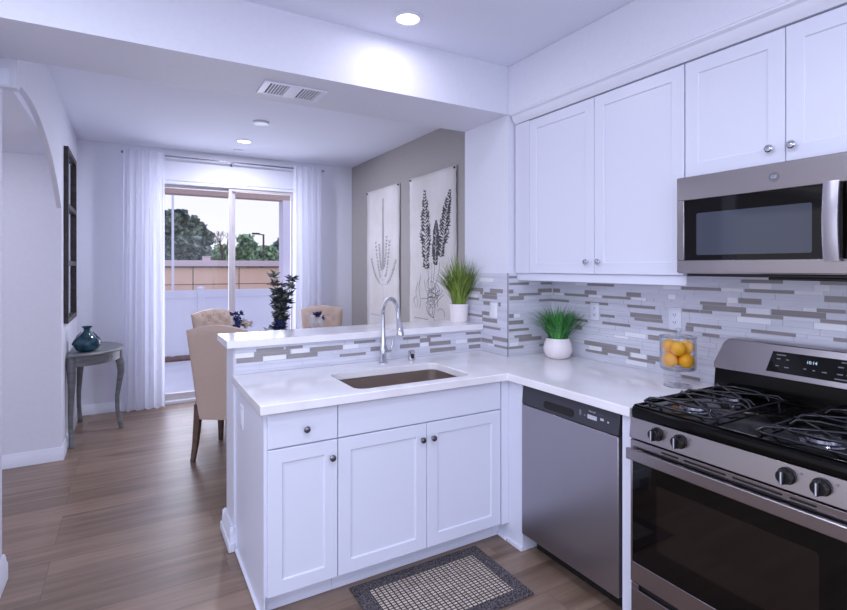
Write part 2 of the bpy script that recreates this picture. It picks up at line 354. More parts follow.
# backsplash strips --------------------------------------------------------
def U(u, v, axis, c):
    a = (u-423.5)/507; dx, dy = .5+a*.8660254, .8660254-a*.5
    t = c/(dx if axis == 'x' else dy)
    return (t*(dy if axis == 'x' else dx), 1.48-(v-267)/507*t)
ROWS = []
z = .914; i = 0
while z < 1.50:
    h = (.0165, .0265, .0165, .0265, .0265)[i % 5]; ROWS.append((z, z+h)); z += h; i += 1
def strips(g, s0, s1, z0, z1, marks, place, seed):
    """rows of strips along s; marks = [(sa, sb, zmid, material)] measured ones; the rest is pale marble with seams"""
    rr = random.Random(seed)
    def put(a, b, za, zb, mi, lift):
        g.mi = mi; e = .0007
        q = [(a+e, za+e, lift), (b-e, za+e, lift), (b-e, zb-e, lift), (a+e, zb-e, lift)]
        q0 = [(p[0], p[1], 0) for p in q]
        g.loft([[place(*p) for p in q0], [place(*p) for p in q]])
    for za, zb in ROWS:
        if za >= z1: break
        zb = min(zb, z1)
        if zb-za < .005: continue
        ms = sorted([m_ for m_ in marks if za <= m_[2] < zb])
        cur = s0
        for a, b, _, mi in ms:
            a = max(a, cur); b = min(b, s1)
            if b-a < .01: continue
            s = cur
            while s < a-.004:
                e_ = min(a, s+rr.uniform(.09, .24))
                if a-e_ < .03: e_ = a
                put(s, e_, za, zb, 0, .0030); s = e_
            put(a, b, za, zb, mi, .0032); cur = b
        s = cur
        while s < s1-.004:
            e_ = min(s1, s+rr.uniform(.09, .24))
            if s1-e_ < .03: e_ = s1
            put(s, e_, za, zb, 0, .0030); s = e_
def rand_marks(s0, s1, z0, z1, seed):
    rr = random.Random(seed); out = []
    for za, zb in ROWS:
        if za > z1 or zb < z0: continue
        s = s0+rr.uniform(-.15, .1)
        while s < s1:
            l = rr.uniform(.09, .19)
            out.append((s, s+l, (za+zb)/2, 2 if rr.random() < .62 else 1)); s += l+rr.uniform(.12, .38)
    return out
def px(marks, axis, c, ox, oy, k):
    out = []
    for x1, y1, x2, y2, mi in marks:
        a = U(ox+x1/k, oy+y1/k, axis, c); b = U(ox+x2/k, oy+y2/k, axis, c)
        s = sorted((a[0], b[0])); zm = (a[1]+b[1])/2
        out.append((s[0], s[1], zm, mi))
    return out
def rowfix(ms):
    # nudge clashing marks on one row to the neighbouring free one
    out = []
    for m_ in ms:
        idx = min(range(len(ROWS)), key=lambda j: abs((ROWS[j][0]+ROWS[j][1])/2-m_[2]))
        for dj in (0, 1, -1):
            j = idx+dj
            if 0 <= j < len(ROWS) and not any(abs(o_[2]-(ROWS[j][0]+ROWS[j][1])/2) < .001 and o_[0] < m_[1]-.01 and m_[0] < o_[1]-.01 for o_ in out):
                out.append((m_[0], m_[1], (ROWS[j][0]+ROWS[j][1])/2, m_[3])); break
    return out
A1 = [(175,74,300,79,2),(118,71,172,74,1),(14,97,46,100,2),(67,120,178,126,2),(0,132,88,142,2),(162,107,218,113,2),(180,128,240,134,1),(246,134,376,140,2),(358,122,426,126,2),(380,138,452,146,1),(165,150,272,158,2),(362,168,492,175,2),(376,204,524,218,2),(396,232,528,244,2),(236,212,302,219,2),(246,250,376,264,2),(106,228,176,240,2),(118,268,150,273,2),(456,274,596,290,2),(460,320,520,328,2),(160,332,312,356,2),(182,356,240,364,1),(244,368,374,390,2),(166,378,270,392,2),(300,314,368,324,1),(366,408,494,436,2),(354,368,422,378,2),(380,390,452,404,1),(456,400,520,410,2),(350,304,450,316,1),(318,358,350,364,1),(620,188,700,196,2),(640,254,704,266,2),(552,132,590,134,1),(616,92,704,98,2),(530,88,610,94,1),(636,276,672,282,2),(616,500,704,520,2),(354,428,456,446,1),(22,108,64,112,1)]
A2 = [(235,72,475,77,2),(692,84,847,86,2),(0,118,118,122,2),(122,122,250,130,1),(256,130,540,140,2),(544,142,710,150,1),(716,152,847,158,2),(0,178,150,186,2),(220,188,352,196,2),(155,184,218,188,1),(14,204,262,222,2),(266,224,405,232,1),(412,230,724,258,2),(590,212,670,216,1),(672,218,838,228,2),(0,238,68,244,2),(236,260,478,276,2),(210,282,410,292,1),(692,294,847,306,2),(655,322,847,336,1),(0,324,122,338,2),(14,376,110,384,2),(294,356,550,378,2),(278,98,415,102,1),(655,112,750,116,1),(768,398,847,404,2)]
g = G(); g.mi = 3; g.box(XR-.006, XR, .2, BY0, .905, 1.50)
strips(g, .2, BY0, .914, 1.50, rowfix(px(A1, 'x', XR-.01, 550, 270, 4.693)+px(A2, 'x', XR-.01, 700, 270, 5.762))+[m_ for m_ in rand_marks(.2, .72, .914, 1.5, 3)], lambda s, z, n: (XR-.006-n, s, z), 5)
tm = ['tile_light', 'tile_white', 'tile_dark', 'grout', 'edge']
obj('backsplash', g, tm, wr, origin=(0, 0, 0))
# return of the backsplash on the end wall, facing the camera (y = BY0) and towards -X (x = CX0)
A3 = [(162,132,272,132,2),(274,130,338,134,1),(338,130,400,134,2),(162,92,204,92,2),(160,175,186,176,2),(216,192,338,196,2),(344,188,398,192,1),(322,170,400,172,2),(164,220,244,218,2),(328,214,400,214,2),(162,304,188,304,2),(190,302,222,302,1),(160,352,242,348,2),(162,388,272,386,2),(192,432,288,428,2),(216,450,342,438,2),(156,480,242,476,2),(166,458,214,458,1),(330,466,356,462,2)]
g = G(); g.mi = 3; g.box(CX0, XR-.006, BY0-.006, BY0, .905, 1.44)
strips(g, CX0, XR-.006, .914, 1.44, rowfix(px(A3, 'y', BY0-.01, 480, 260, 5.545)), lambda s, z, n: (s, BY0-.006-n, z), 6)
g.mi = 3; g.box(CX0-.006, CX0, BY0-.006, PW0-.006, .905, 1.44); g.box(CX0-.006, CX0, PW0-.006, BY1-.01, 1.09, 1.44)
A4 = [(54,168,126,174,2),(12,210,94,216,2),(0,186,14,186,2),(18,248,58,246,2),(10,290,50,290,2),(100,256,114,258,2),(12,334,94,342,2),(16,372,112,386,2),(68,440,150,456,2),(8,446,70,462,2),(78,474,150,500,2),(0,98,74,106,1),(44,456,80,468,1)]
A5 = [(236,160,258,160,1),(240,246,296,246,2),(225,280,277,284,2),(226,346,294,352,2),(222,262,270,266,1),(300,266,360,276,2)]
mk = rowfix(px(A4, 'x', CX0-.01, 480, 260, 5.545)+px(A5, 'x', CX0-.01, 420, 240, 4.693))
strips(g, BY0-.006, PW0-.006, .914, 1.44, mk, lambda s, z, n: (CX0-.006-n, s, z), 8)
class _R: pass
zs = ROWS; ROWS = [r for r in zs if r[0] > 1.09]
strips(g, PW0-.006, BY1-.01, 1.09, 1.44, mk, lambda s, z, n: (CX0-.006-n, s, z), 9)
ROWS = zs
g.mi = 4; g.box(CX0-.0105, CX0-.0065, BY0-.0105, BY0-.0065, .9145, 1.442)
obj('backsplash', g, tm, we, origin=(0, 0, 0))
A6 = [(225,312,315,304,2),(285,284,408,276,2),(292,268,386,260,2),(394,298,500,290,2),(474,272,586,264,2),(392,262,450,256,2),(575,286,664,276,2),(624,250,696,240,2),(220,296,284,288,1),(316,302,394,296,1),(412,280,472,274,1),(586,266,640,260,1),(680,270,735,262,2),(780,262,847,254,2),(790,232,847,224,2)]
A7 = [(0,478,50,472,2),(34,456,100,450,2),(42,492,145,486,2),(48,524,168,516,2),(216,440,285,432,2),(224,478,286,474,2),(230,510,284,504,2),(0,500,40,496,1),(170,480,222,476,1)]
g = G(); g.mi = 3; g.box(.47, CX0-.006, PW0-.006, PW0, .905, 1.058)
strips(g, .47, CX0-.006, .914, 1.058, rowfix(px(A6, 'y', PW0-.01, 170, 270, 3.388)+px(A7, 'y', PW0-.01, 420, 240, 4.693)), lambda s, z, n: (s, PW0-.006-n, z), 10)
obj('backsplash', g, tm, wh, origin=(0, 0, 0))

# crown over the upper cabinets
g = G(); DXF = 2.125
prof = [(CX0, BZ), (DXF+.02, BZ), (DXF+.02, 2.385), (DXF-.004, 2.385), (DXF-.012, 2.40), (DXF-.030, 2.43), (DXF-.040, BZ-.002), (DXF-.055, BZ)]
prof = [(XR-.02, BZ), (XR-.02, 2.40), (DXF-.002, 2.388), (DXF-.010, 2.398), (DXF-.022, 2.410), (DXF-.030, 2.432), (DXF-.048, 2.440), (DXF-.048, BZ)]
g.prism(prof, 'y', .56, BY0-.012); struct('trim_1', g, 'white')

# ---------------------------------------------------------------- doors and cabinets
def shaker(name, facing, a0, a1, z0, z1, plane, parent, rail=.06, depth=.007, t=.02, m='cab', flat=False):
    """door/drawer front; a = x for facing -Y, y for facing -X; plane = outer face"""
    def P(a, z, n): return (a, plane+t-n, z) if facing == 'y' else (plane+t-n, a, z)
    def ring(i, n): return [P(a0+i, z0+i, n), P(a1-i, z0+i, n), P(a1-i, z1-i, n), P(a0+i, z1-i, n)]
    g = G()
    if flat: g.loft([ring(0, 0), ring(0, t-.002), ring(.002, t)])
    else: g.loft([ring(0, 0), ring(0, t-.002), ring(.002, t), ring(rail-.004, t), ring(rail-.001, t-.002), ring(rail, t-depth), ring(rail+.003, t-depth)])
    return obj(name, g, m, parent, bevel=0, smooth=20)
def knob(facing, a, z, plane, parent, m='nickel', r=.0145):
    g = G(); prof = [(.006, 0), (.005, .010), (.009, .014), (r, .019), (r, .023), (r*.75, .0275), (r*.3, .029)]
    n = 20; rings = []
    for rr_, h in prof:
        ring = []
        for i in range(n):
            c, s = rr_*cos(2*pi*i/n), rr_*sin(2*pi*i/n)
            ring.append((a+c, plane-h, z+s) if facing == 'y' else (plane-h, a+c, z+s))
        rings.append(ring)
    g.loft(rings); return obj('knob', g, m, parent)
FY = 2.14       # outer face of the peninsula doors
def cab_body(x0, x1, toe=True):
    g = G(); g.box(x0, x1, FY+.0205, PW0-.001, .10, .874); g.box(x0, x1, FY+.085, PW0-.001, .0, .10)
    return g
c1 = thing('base_cabinet', 'narrow white base cabinet with one drawer over one door at the peninsula end', 'cabinet', (.64, 2.45, 0))
g = G(); g.box(.485, .7965, FY+.0205, PW0-.001, .10, .874); g.box(.485, .7965, FY+.085, PW0-.001, 0, .10); obj('body', g, 'cab', c1, bevel=.001)
g = G(); g.box(.479, .485, FY+.0205, PW0-.001, 0, .874); obj('side_panel', g, 'cab', c1, bevel=.001)
g = G(); g.tube([(.476, FY+.08, .008), (.476, PW0-.03, .008)], .009, 8); obj('quarter_round', g, 'white', c1)
dd = shaker('drawer', 'y', .492, .795, .722, .866, FY, c1, flat=True); knob('y', .652, .786, FY, dd)
dd = shaker('door', 'y', .492, .795, .105, .716, FY, c1, rail=.062); knob('y', .767, .642, FY, dd)
c2 = thing('sink_cabinet', 'wide white sink base cabinet with false drawer front and two doors', 'cabinet', (1.25, 2.45, 0))
g = G()
g.box(.7975, .815, FY+.0205, PW0-.001, .10, .874); g.box(1.70, 1.7175, FY+.0205, PW0-.001, .10, .874); g.box(.815, 1.70, FY+.0205, PW0-.001, .10, .118)
g.box(.815, 1.70, PW0-.02, PW0-.001, .118, .874); g.box(.815, 1.70, FY+.0205, FY+.03, .70, .874); g.box(.7975, 1.7175, FY+.085, PW0-.001, 0, .10)
obj('body', g, 'cab', c2, bevel=.001)
shaker('false_drawer_front', 'y', .799, 1.711, .722, .866, FY, c2, flat=True)
dd = shaker('door', 'y', .799, 1.2535, .105, .716, FY, c2, rail=.062); knob('y', 1.226, .642, FY, dd)
dd = shaker('door', 'y', 1.2565, 1.711, .105, .716, FY, c2, rail=.062); knob('y', 1.286, .642, FY, dd)
# corner filler and the post beside the dishwasher
cf = thing('corner_filler', 'white corner filler post between sink cabinet and dishwasher', 'cabinet panel', (1.9, 2.3, 0))
g = G(); g.box(1.7185, 1.7655, FY+.001, 2.78, .10, .874); g.box(1.7185, 1.7655, FY+.085, 2.78, 0, .10); obj('filler_panel', g, 'cab', cf, bevel=.001)
g = G(); g.box(1.766, 2.44, 2.028, 2.50, 0, .874); obj('post', g, 'cab', cf, bevel=.001)
g = G(); g.box(1.756, 1.766, 2.028, 2.145, 0, .022); g.tube([(1.760, 2.222, .008), (1.760, 2.15, .008)], .01, 6); obj('quarter_round', g, 'white', cf, bevel=.002)
ep = G(); ep.box(1.757, 2.44, 1.358, 1.402, 0, .874); tag(obj('end_panel', ep, 'cab', origin=(2.1, 1.38, 0), bevel=.001), 'narrow white panel standing between dishwasher and stove', 'cabinet panel')
# countertop (L shaped, with the sink cut-out)
SX0, SX1, SY0, SY1, SR = .905, 1.555, 2.178, 2.575, .055
def rrect(x0, x1, y0, y1, r, n=6):
    out = []
    for cx, cy, a0 in ((x1-r, y1-r, 0), (x0+r, y1-r, 90), (x0+r, y0+r, 180), (x1-r, y0+r, 270)):
        for i in range(n+1):
            a = radians(a0+90*i/n); out.append((cx+r*cos(a), cy+r*sin(a)))
    return out
g = G(); bm = g.b
outer = [(.455, 2.11), (1.737, 2.11), (1.737, 1.352), (XR-.010, 1.352), (XR-.010, BY0-.010), (CX0-.011, BY0-.010), (CX0-.011, PW0-.011), (.455, PW0-.011)]
inner = rrect(SX0, SX1, SY0, SY1, SR)
for zz in (.875, .914):
    vo = [bm.verts.new((x, y, zz)) for x, y in outer]; vi = [bm.verts.new((x, y, zz)) for x, y in inner]
    ed = [bm.edges.new((vo[i], vo[(i+1) % len(vo)])) for i in range(len(vo))]+[bm.edges.new((vi[i], vi[(i+1) % len(vi)])) for i in range(len(vi))]
    bmesh.ops.triangle_fill(bm, edges=ed, use_beauty=True)
    if zz == .875: lo_o, lo_i = vo, vi
for lo, hi in ((lo_o, vo), (lo_i, vi)):
    for i in range(len(lo)):
        j = (i+1) % len(lo); bm.faces.new((lo[i], lo[j], hi[j], hi[i]))
tag(obj('countertop', g, 'quartz', origin=(1.5, 2.3, .875), bevel=.003), 'L-shaped white quartz worktop with the sink cut into it', 'countertop')
g = G(); g.box(.428, CX0-.012, 2.762, 3.11, 1.0585, 1.097)
tag(obj('bar_top', g, 'quartz', origin=(1.25, 2.92, 1.0585), bevel=.003), 'raised white quartz bar ledge on the tiled half wall', 'countertop')
# sink
sk = thing('sink', 'rectangular undermount stainless steel kitchen sink', 'sink', (1.23, 2.38, .68))
g = G(); rings = []
for (i_, z_) in ((-.012, .8745), (-.012, .872), (0, .872), (.004, .73), (.012, .695), (.04, .684)):
    rings.append([(x, y, z_) for x, y in rrect(SX0+i_-.004, SX1-i_+.004, SY0+i_-.004, SY1-i_+.004, max(.02, SR-i_*.3))])
R_ = [[g.b.verts.new(p) for p in r] for r in rings]
for a, b in zip(R_, R_[1:]):
    for i in range(len(a)): g.b.faces.new((a[i], a[(i+1) % len(a)], b[(i+1) % len(a)], b[i]))
g.b.faces.new(R_[-1])
o = obj('basin', g, 'sink', sk, smooth=60); so = o.modifiers.new('solid', 'SOLIDIFY'); so.thickness = .0015; so.offset = 1
g = G(); g.lathe([(.045, 0), (.045, .002), (.036, .003), (.03, .001)], 1.23, 2.4, 24, .6845); obj('drain', g, 'chrome', sk)
# faucet
FX, FYY = 1.285, 2.70
fa = thing('faucet', 'tall chrome gooseneck faucet with pull-down spray head and side lever', 'faucet', (FX, FYY, .914))
g = G(); g.lathe([(.027, 0), (.027, .006), (.022, .012), (.019, .05), (.0205, .085), (.016, .12), (.0125, .2)], FX, FYY, 24, .9142); obj('base', g, 'chrome', fa)
pts = [(FX, FYY, 1.10), (FX, FYY, 1.15), (FX, FYY, 1.20)]
for i in range(1, 13):
    a = pi*i/12*1.02; pts.append((FX, FYY-.098+.098*cos(a), 1.205+.094*sin(a)))
pts.append((FX, FYY-.202, 1.18))
g = G(); g.tube(pts, .0115, 14); obj('neck', g, 'chrome', fa, smooth=60)
g = G(); g.tube([(FX, FYY-.200, 1.195), (FX, FYY-.206, 1.165), (FX, FYY-.213, 1.135), (FX, FYY-.219, 1.108), (FX, FYY-.220, 1.10)], [.0125, .0155, .0185, .021, .019], 18); obj('spray_head', g, 'chrome', fa, smooth=60)
g = G(); g.tube([(FX+.015, FYY, .985), (FX+.04, FYY, .987), (FX+.052, FYY, .987)], [.012, .013, .011], 14)
g.tube([(FX+.046, FYY, .988), (FX+.060, FYY-.002, 1.02), (FX+.064, FYY-.004, 1.062)], [.006, .0055, .0075], 10); obj('lever', g, 'chrome', fa, smooth=60)
ag = thing('air_gap', 'small chrome air gap cap standing beside the faucet', 'sink fitting', (1.475, 2.70, .914))
g = G(); g.prism(rrect(1.455, 1.495, 2.683, 2.717, .012, 4), 'z', .9142, .972); obj('cap', g, 'chrome', ag, bevel=.003)
g = G(); g.box(1.463, 1.483, 2.6815, 2.6835, .928, .955); obj('slot', g, 'dark', ag)
# dishwasher
dw = thing('dishwasher', 'stainless steel dishwasher with charcoal control strip under the worktop', 'dishwasher', (2.05, 1.72, 0))
g = G(); g.box(1.785, 2.40, 1.408, 2.024, .10, .87); g.box(1.85, 2.40, 1.42, 2.01, 0, .10); obj('body', g, 'dark', dw)
g = G(); g.box(1.752, 1.784, 1.418, 2.018, .102, .772); obj('door', g, 'steel_v', dw, bevel=.003)
g = G(); Yp = [(1.752, .776), (1.784, .776), (1.784, .868), (1.764, .868)]
g.prism([(p[0], p[1]) for p in Yp], 'y', 1.418, 2.018) if False else g.loft([[(p[0], y, p[1]) for p in Yp] for y in (1.418, 2.018)])
cp = obj('control_panel', g, 'charcoal', dw, bevel=.002)
g = G(); 
for k in range(9):
    pass
g.loft([[(1.7525-.0005*0, y, z) for y, z in rrect(1.665, 1.86, .790, .826, .016, 4)], [(1.7515+.0, y, z) for y, z in rrect(1.665, 1.86, .790, .826, .016, 4)]])
for v in g.b.verts: v.co.x += (v.co.z-.776)*.13-.0012
obj('pocket_handle', g, 'dark', dw)
def lab(parent, y, z, w, h, m='mark', x=None, dx=-.0006):
    xx = 1.752+(z-.776)*.13 if x is None else x
    g = G(); g.box(xx+dx-.0006, xx+dx+.0006, y-w/2, y+w/2, z-h/2, z+h/2); return obj('label', g, m, parent)
text_mesh('lettering', 'Normal', .012, 'mark', cp, face_mx(1.7605, 1.563, .842)); text_mesh('lettering', 'Wash', .010, 'dim', cp, face_mx(1.7605, 1.515, .838))
lab(cp, 1.56, .818, .052, .018); lab(cp, 1.506, .822, .018, .010); lab(cp, 1.474, .819, .008, .006); lab(cp, 1.628, .822, .012, .030, 'dim'); lab(cp, 1.602, .818, .008, .008, 'dim'); lab(cp, 1.845, .80, .006, .004); lab(cp, 1.825, .806, .004, .003)

# ---------------------------------------------------------------- upper cabinets
def upper(label, y0, y1, z0, z1, doors, kn):
    u = thing('upper_cabinet', label, 'cabinet', ((DXF+XR)/2, (y0+y1)/2, z0))
    g = G(); g.box(DXF+.0205, XR-.001, y0, y1, z0, z1); obj('body', g, 'cab', u, bevel=.001)
    for (a, b), (ky, kz) in zip(doors, kn):
        d_ = shaker('door', 'x', a, b, z0+.002, z1-.004, DXF, u, rail=.062); knob('x', ky, kz, DXF, d_, 'chrome', .0155)
    return u
u1 = upper('tall white two-door wall cabinet left of the microwave', 1.3675, 2.508, 1.441, 2.384, [(1.8755, 2.378), (1.3705, 1.8725)], [(1.918, 1.507), (1.838, 1.507)])
g = G(); g.box(DXF, DXF+.0205, 2.380, 2.508, 1.441, 2.384); obj('filler_strip', g, 'cab', u1, bevel=.001)
g = G(); g.box(DXF+.014, DXF+.032, 1.3675, 2.508, 1.396, 1.441); g.box(DXF+.032, XR-.011, 2.49, 2.508, 1.396, 1.441); obj('light_rail', g, 'cab', u1, bevel=.002)
upper('short white two-door wall cabinet above the microwave', .5665, 1.3665, 1.872, 2.384, [(.969, 1.3645), (.5695, .966)], [(1.017, 1.932), (.941, 1.932)])

# ---------------------------------------------------------------- microwave
MX = 2.05; MY0, MY1 = .583, 1.355
mw = thing('microwave', 'stainless over-the-range microwave with black glass door under the short cabinet', 'microwave', (2.25, .97, 1.44))
g = G(); g.box(MX+.03, XR-.012, MY0, MY1, 1.452, 1.863); obj('body', g, 'blackm', mw, bevel=.003)
g = G(); g.box(MX+.01, MX+.0295, MY0, MY1, 1.452, 1.863)
g.box(MX, MX+.01, MY0, MY1, 1.764, 1.863); g.box(MX, MX+.01, MY0, MY1, 1.456, 1.508); g.box(MX, MX+.01, 1.322, MY1, 1.508, 1.764)
fp = obj('front_panel', g, 'steel', mw, bevel=.0025)
g = G(); g.box(MX+.003, MX+.0095, .80, 1.3215, 1.5085, 1.7635); dg = obj('door_glass', g, 'bglass', mw, bevel=.001)
g = G(); g.loft([[(x, y, z) for y, z in rrect(.852, 1.268, 1.530, 1.705, .006, 3)] for x in (MX+.003, MX+.0022)]); obj('window', g, 'mwglass', dg)
g = G(); g.box(MX+.002, MX+.0095, MY0+.004, .765, 1.5085, 1.7635); obj('control_panel', g, 'bglass', mw, bevel=.001)
g = G(); rings = []
for i in range(13):
    f_ = i/12; z_ = 1.500+f_*.268; bow = .012*sin(pi*f_)
    rings.append([(MX-.030-bow, .762, z_), (MX-.032-bow, .766, z_), (MX-.032-bow, .803, z_), (MX-.030-bow, .806, z_), (MX-.018-bow, .806, z_), (MX-.018-bow, .762, z_)])
g.loft(rings); hd = obj('handle', g, 'steel_v', mw, smooth=50)
for z_ in (1.745, 1.503):
    g = G(); g.box(MX-.018, MX+.002, .770, .800, z_, z_+.02); obj('handle_mount', g, 'chrome', hd, bevel=.002)
g = G(); g.box(MX+.04, XR-.03, MY0+.02, MY1-.02, 1.440, 1.4518); g.box(MX+.06, MX+.25, .70, 1.02, 1.430, 1.440); obj('vent_grille', g, 'blackm', mw, bevel=.003)
# round emblem
g = G(); n = 32; cy, cz = .971, 1.812
def ringx(r, x): return [(x, cy+r*cos(2*pi*i/n), cz+r*sin(2*pi*i/n)) for i in range(n)]
g.loft([ringx(.0175, MX+.0002), ringx(.0175, MX-.0015), ringx(.0150, MX-.0015), ringx(.0150, MX-.0006), ringx(.0135, MX-.0006), ringx(.0135, MX-.001)]); em = obj('emblem', g, 'dim', mw)
text_mesh('emblem_letters', 'GE', .017, 'mark', em, face_mx(MX-.0014, cy, cz) @ Matrix(((1, .3, 0, 0), (0, 1, 0, 0), (0, 0, 1, 0), (0, 0, 0, 1))))

# ---------------------------------------------------------------- gas range
RY0, RY1, RX = .583, 1.342, 1.728
ra = thing('gas_range', 'stainless gas range with black cooktop, four front knobs and oven door', 'stove', (2.05, .964, 0))
g = G(); g.box(RX+.045, 2.43, RY0, RY1, .05, .884); g.box(RX+.09, 2.40, RY0+.03, RY1-.03, 0, .05); obj('body', g, 'blackm', ra)
g = G(); g.loft([[(x, y, z) for x, y in rrect(RX+i_, 2.43, RY0+i_*.5, RY1-i_*.5, .018, 4)] for i_, z in ((0, .885), (-.002, .893), (-.002, .912), (.004, .926), (.012, .929))])
ct = obj('cooktop', g, 'black', ra, smooth=45)
g = G()   # raised rim
for a in ((RX+.012, RX+.026, RY0+.01, RY1-.01), (2.285, 2.297, RY0+.01, RY1-.01), (RX+.012, 2.29, RY0+.008, RY0+.02), (RX+.012, 2.29, RY1-.02, RY1-.008)):
    g.box(a[0], a[1], a[2], a[3], .929, .9335)
obj('cooktop_rim', g, 'black', ra, bevel=.002)
# control panel, slightly slanted
g = G(); g.loft([[(RX+.045, y, .883), (RX+.045, y, .80), (RX-.006, y, .803), (RX+.004, y, .883)] for y in (RY0, RY1)]); kp = obj('knob_panel', g, 'steel', ra, bevel=.002)
for ky in (1.222, 1.129, .782, .692):
    g = G(); n = 28
    for r0, r1, xa, xb in ((.0255, .0255, 0, .006), (.0225, .0205, .006, .028)):
        g.loft([[(RX-.001-x_, ky+r_*cos(2*pi*i/n), .846+r_*sin(2*pi*i/n)) for i in range(n)] for r_, x_ in ((r0, xa), (r1, xb))])
    kn_ = obj('burner_knob', g, 'blackm', ra, bevel=.001)
    g = G(); g.box(RX-.039, RX-.028, ky-.0055, ky+.0055, .826, .866); obj('grip', g, 'iron', kn_, bevel=.002)
    g = G(); g.box(RX-.0395, RX-.0388, ky-.002, ky+.002, .828, .864); obj('pointer', g, 'mark', kn_)
    text_mesh('printed_sign', 'o', .013, 'dim', kp, face_mx(RX-.0035, ky-.036, .864)); 
# oven door
g = G()
g.box(RX+.012, RX+.044, RY0+.002, RY1-.002, .232, .795)
g.box(RX, RX+.012, RY0+.002, RY1-.002, .232, .311); g.box(RX, RX+.012, RY0+.002, RY1-.002, .735, .795)
g.box(RX, RX+.012, RY1-.010, RY1-.002, .311, .735); od = obj('oven_door', g, 'steel', ra, bevel=.0015)
g = G(); g.box(RX+.002, RX+.0115, RY0+.002, RY1-.0105, .3115, .7345); og = obj('door_glass', g, 'bglass', od)
g = G(); g.loft([[(x, y, z) for y, z in rrect(.70, 1.225, .40, .65, .01, 3)] for x in (RX+.002, RX+.0014)]); obj('oven_window', g, 'ovenglass', og)
g = G()
for (a, b) in ((1.205, 1.135), (1.115, .965), (.945, .795), (.775, .705)):
    for zz in (.769, .782):
        g.loft([[(x, y, z) for y, z in rrect(b, a, zz-.0035, zz+.0035, .003, 3)] for x in (RX+.0004, RX-.0006)])
obj('vent_slots', g, 'dark', od)
g = G()  # wide flat handle
g.loft([[(RX-.026, y, .722), (RX-.028, y, .725), (RX-.028, y, .762), (RX-.026, y, .765), (RX-.014, y, .765), (RX-.014, y, .722)] for y in (RY0+.002, RY1-.002)]); hh = obj('oven_handle', g, 'steel', od, smooth=15)
for y_ in (RY1-.05, RY0+.022):
    g = G(); g.box(RX-.014, RX, y_, y_+.028, .728, .760); obj('handle_mount', g, 'steel', hh, bevel=.003)
g = G(); g.box(RX+.004, RX+.044, RY0+.002, RY1-.002, .055, .205); g.box(RX+.024, RX+.044, RY0+.002, RY1-.002, .205, .226)
g.box(RX+.004, RX+.024, RY1-.035, RY1-.002, .205, .226); g.box(RX+.004, RX+.024, RY0+.002, RY0+.035, .205, .226); obj('storage_drawer', g, 'steel', ra, bevel=.0015)
g = G(); g.box(RX+.022, RX+.0239, RY0+.035, RY1-.035, .2052, .2258); obj('drawer_grip', g, 'dark', ra)
# backguard
g = G(); g.loft([[(2.298, y, .929), (2.43, y, .929), (2.43, y, 1.03), (2.308, y, 1.03)] for y in (RY0+.004, RY1-.004)]); obj('back_riser', g, 'black', ra, bevel=.002)
g = G(); n = 8; out = []
yz = [(RY1-.001, 1.022), (RY1+.004, 1.045), (RY1-.022, 1.135), (RY1-.045, 1.157), (RY0+.045, 1.157), (RY0+.022, 1.135), (RY0-.004, 1.045), (RY0+.001, 1.022)]
g.loft([[(2.43, y, z) for y, z in yz], [(2.30+(z-1.022)*.33+.006, y, z) for y, z in yz], [(2.30+(z-1.022)*.33, y+(-.004 if y > .96 else .004), z-.002 if z > 1.1 else z+.002) for y, z in yz]])
bg = obj('backguard', g, 'steel', ra, bevel=.002)
def bx(z): return 2.30+(z-1.022)*.33
g = G(); yz = [(1.122, 1.044), (1.106, 1.128), (.80, 1.128), (.80, 1.044)]; yz = [(1.124, 1.046), (1.108, 1.128), (.822, 1.128), (.806, 1.046)]
g.loft([[(bx(z)+.001, y, z) for y, z in yz], [(bx(z)-.002, y, z) for y, z in yz]]); dp = obj('display_panel', g, 'bglass', bg)
tl = -math.atan(.33)
def bmx(y, z): return face_mx(bx(z)-.0024, y, z, -math.atan(.33))
text_mesh('clock_digits', '10:14', .017, 'digit', dp, bmx(.965, 1.101))
for y, z, w in ((1.075, 1.116, .035), (1.083, 1.100, .014), (1.050, 1.100, .010), (1.085, 1.072, .012), (1.050, 1.070, .016), (.985, 1.075, .010), (.955, 1.074, .008), (.920, 1.073, .016), (.87, 1.10, .018), (.842, 1.10, .016), (.87, 1.074, .018), (.842, 1.074, .016), (.855, 1.118, .03), (.865, 1.056, .04)):
    g = G(); g.loft([[(bx(zz)-k_, yy, zz) for yy, zz in ((y-w/2, z-.002), (y+w/2, z-.002), (y+w/2, z+.002), (y-w/2, z+.002))] for k_ in (.0018, .0026)]); obj('touch_mark', g, 'dim', dp)
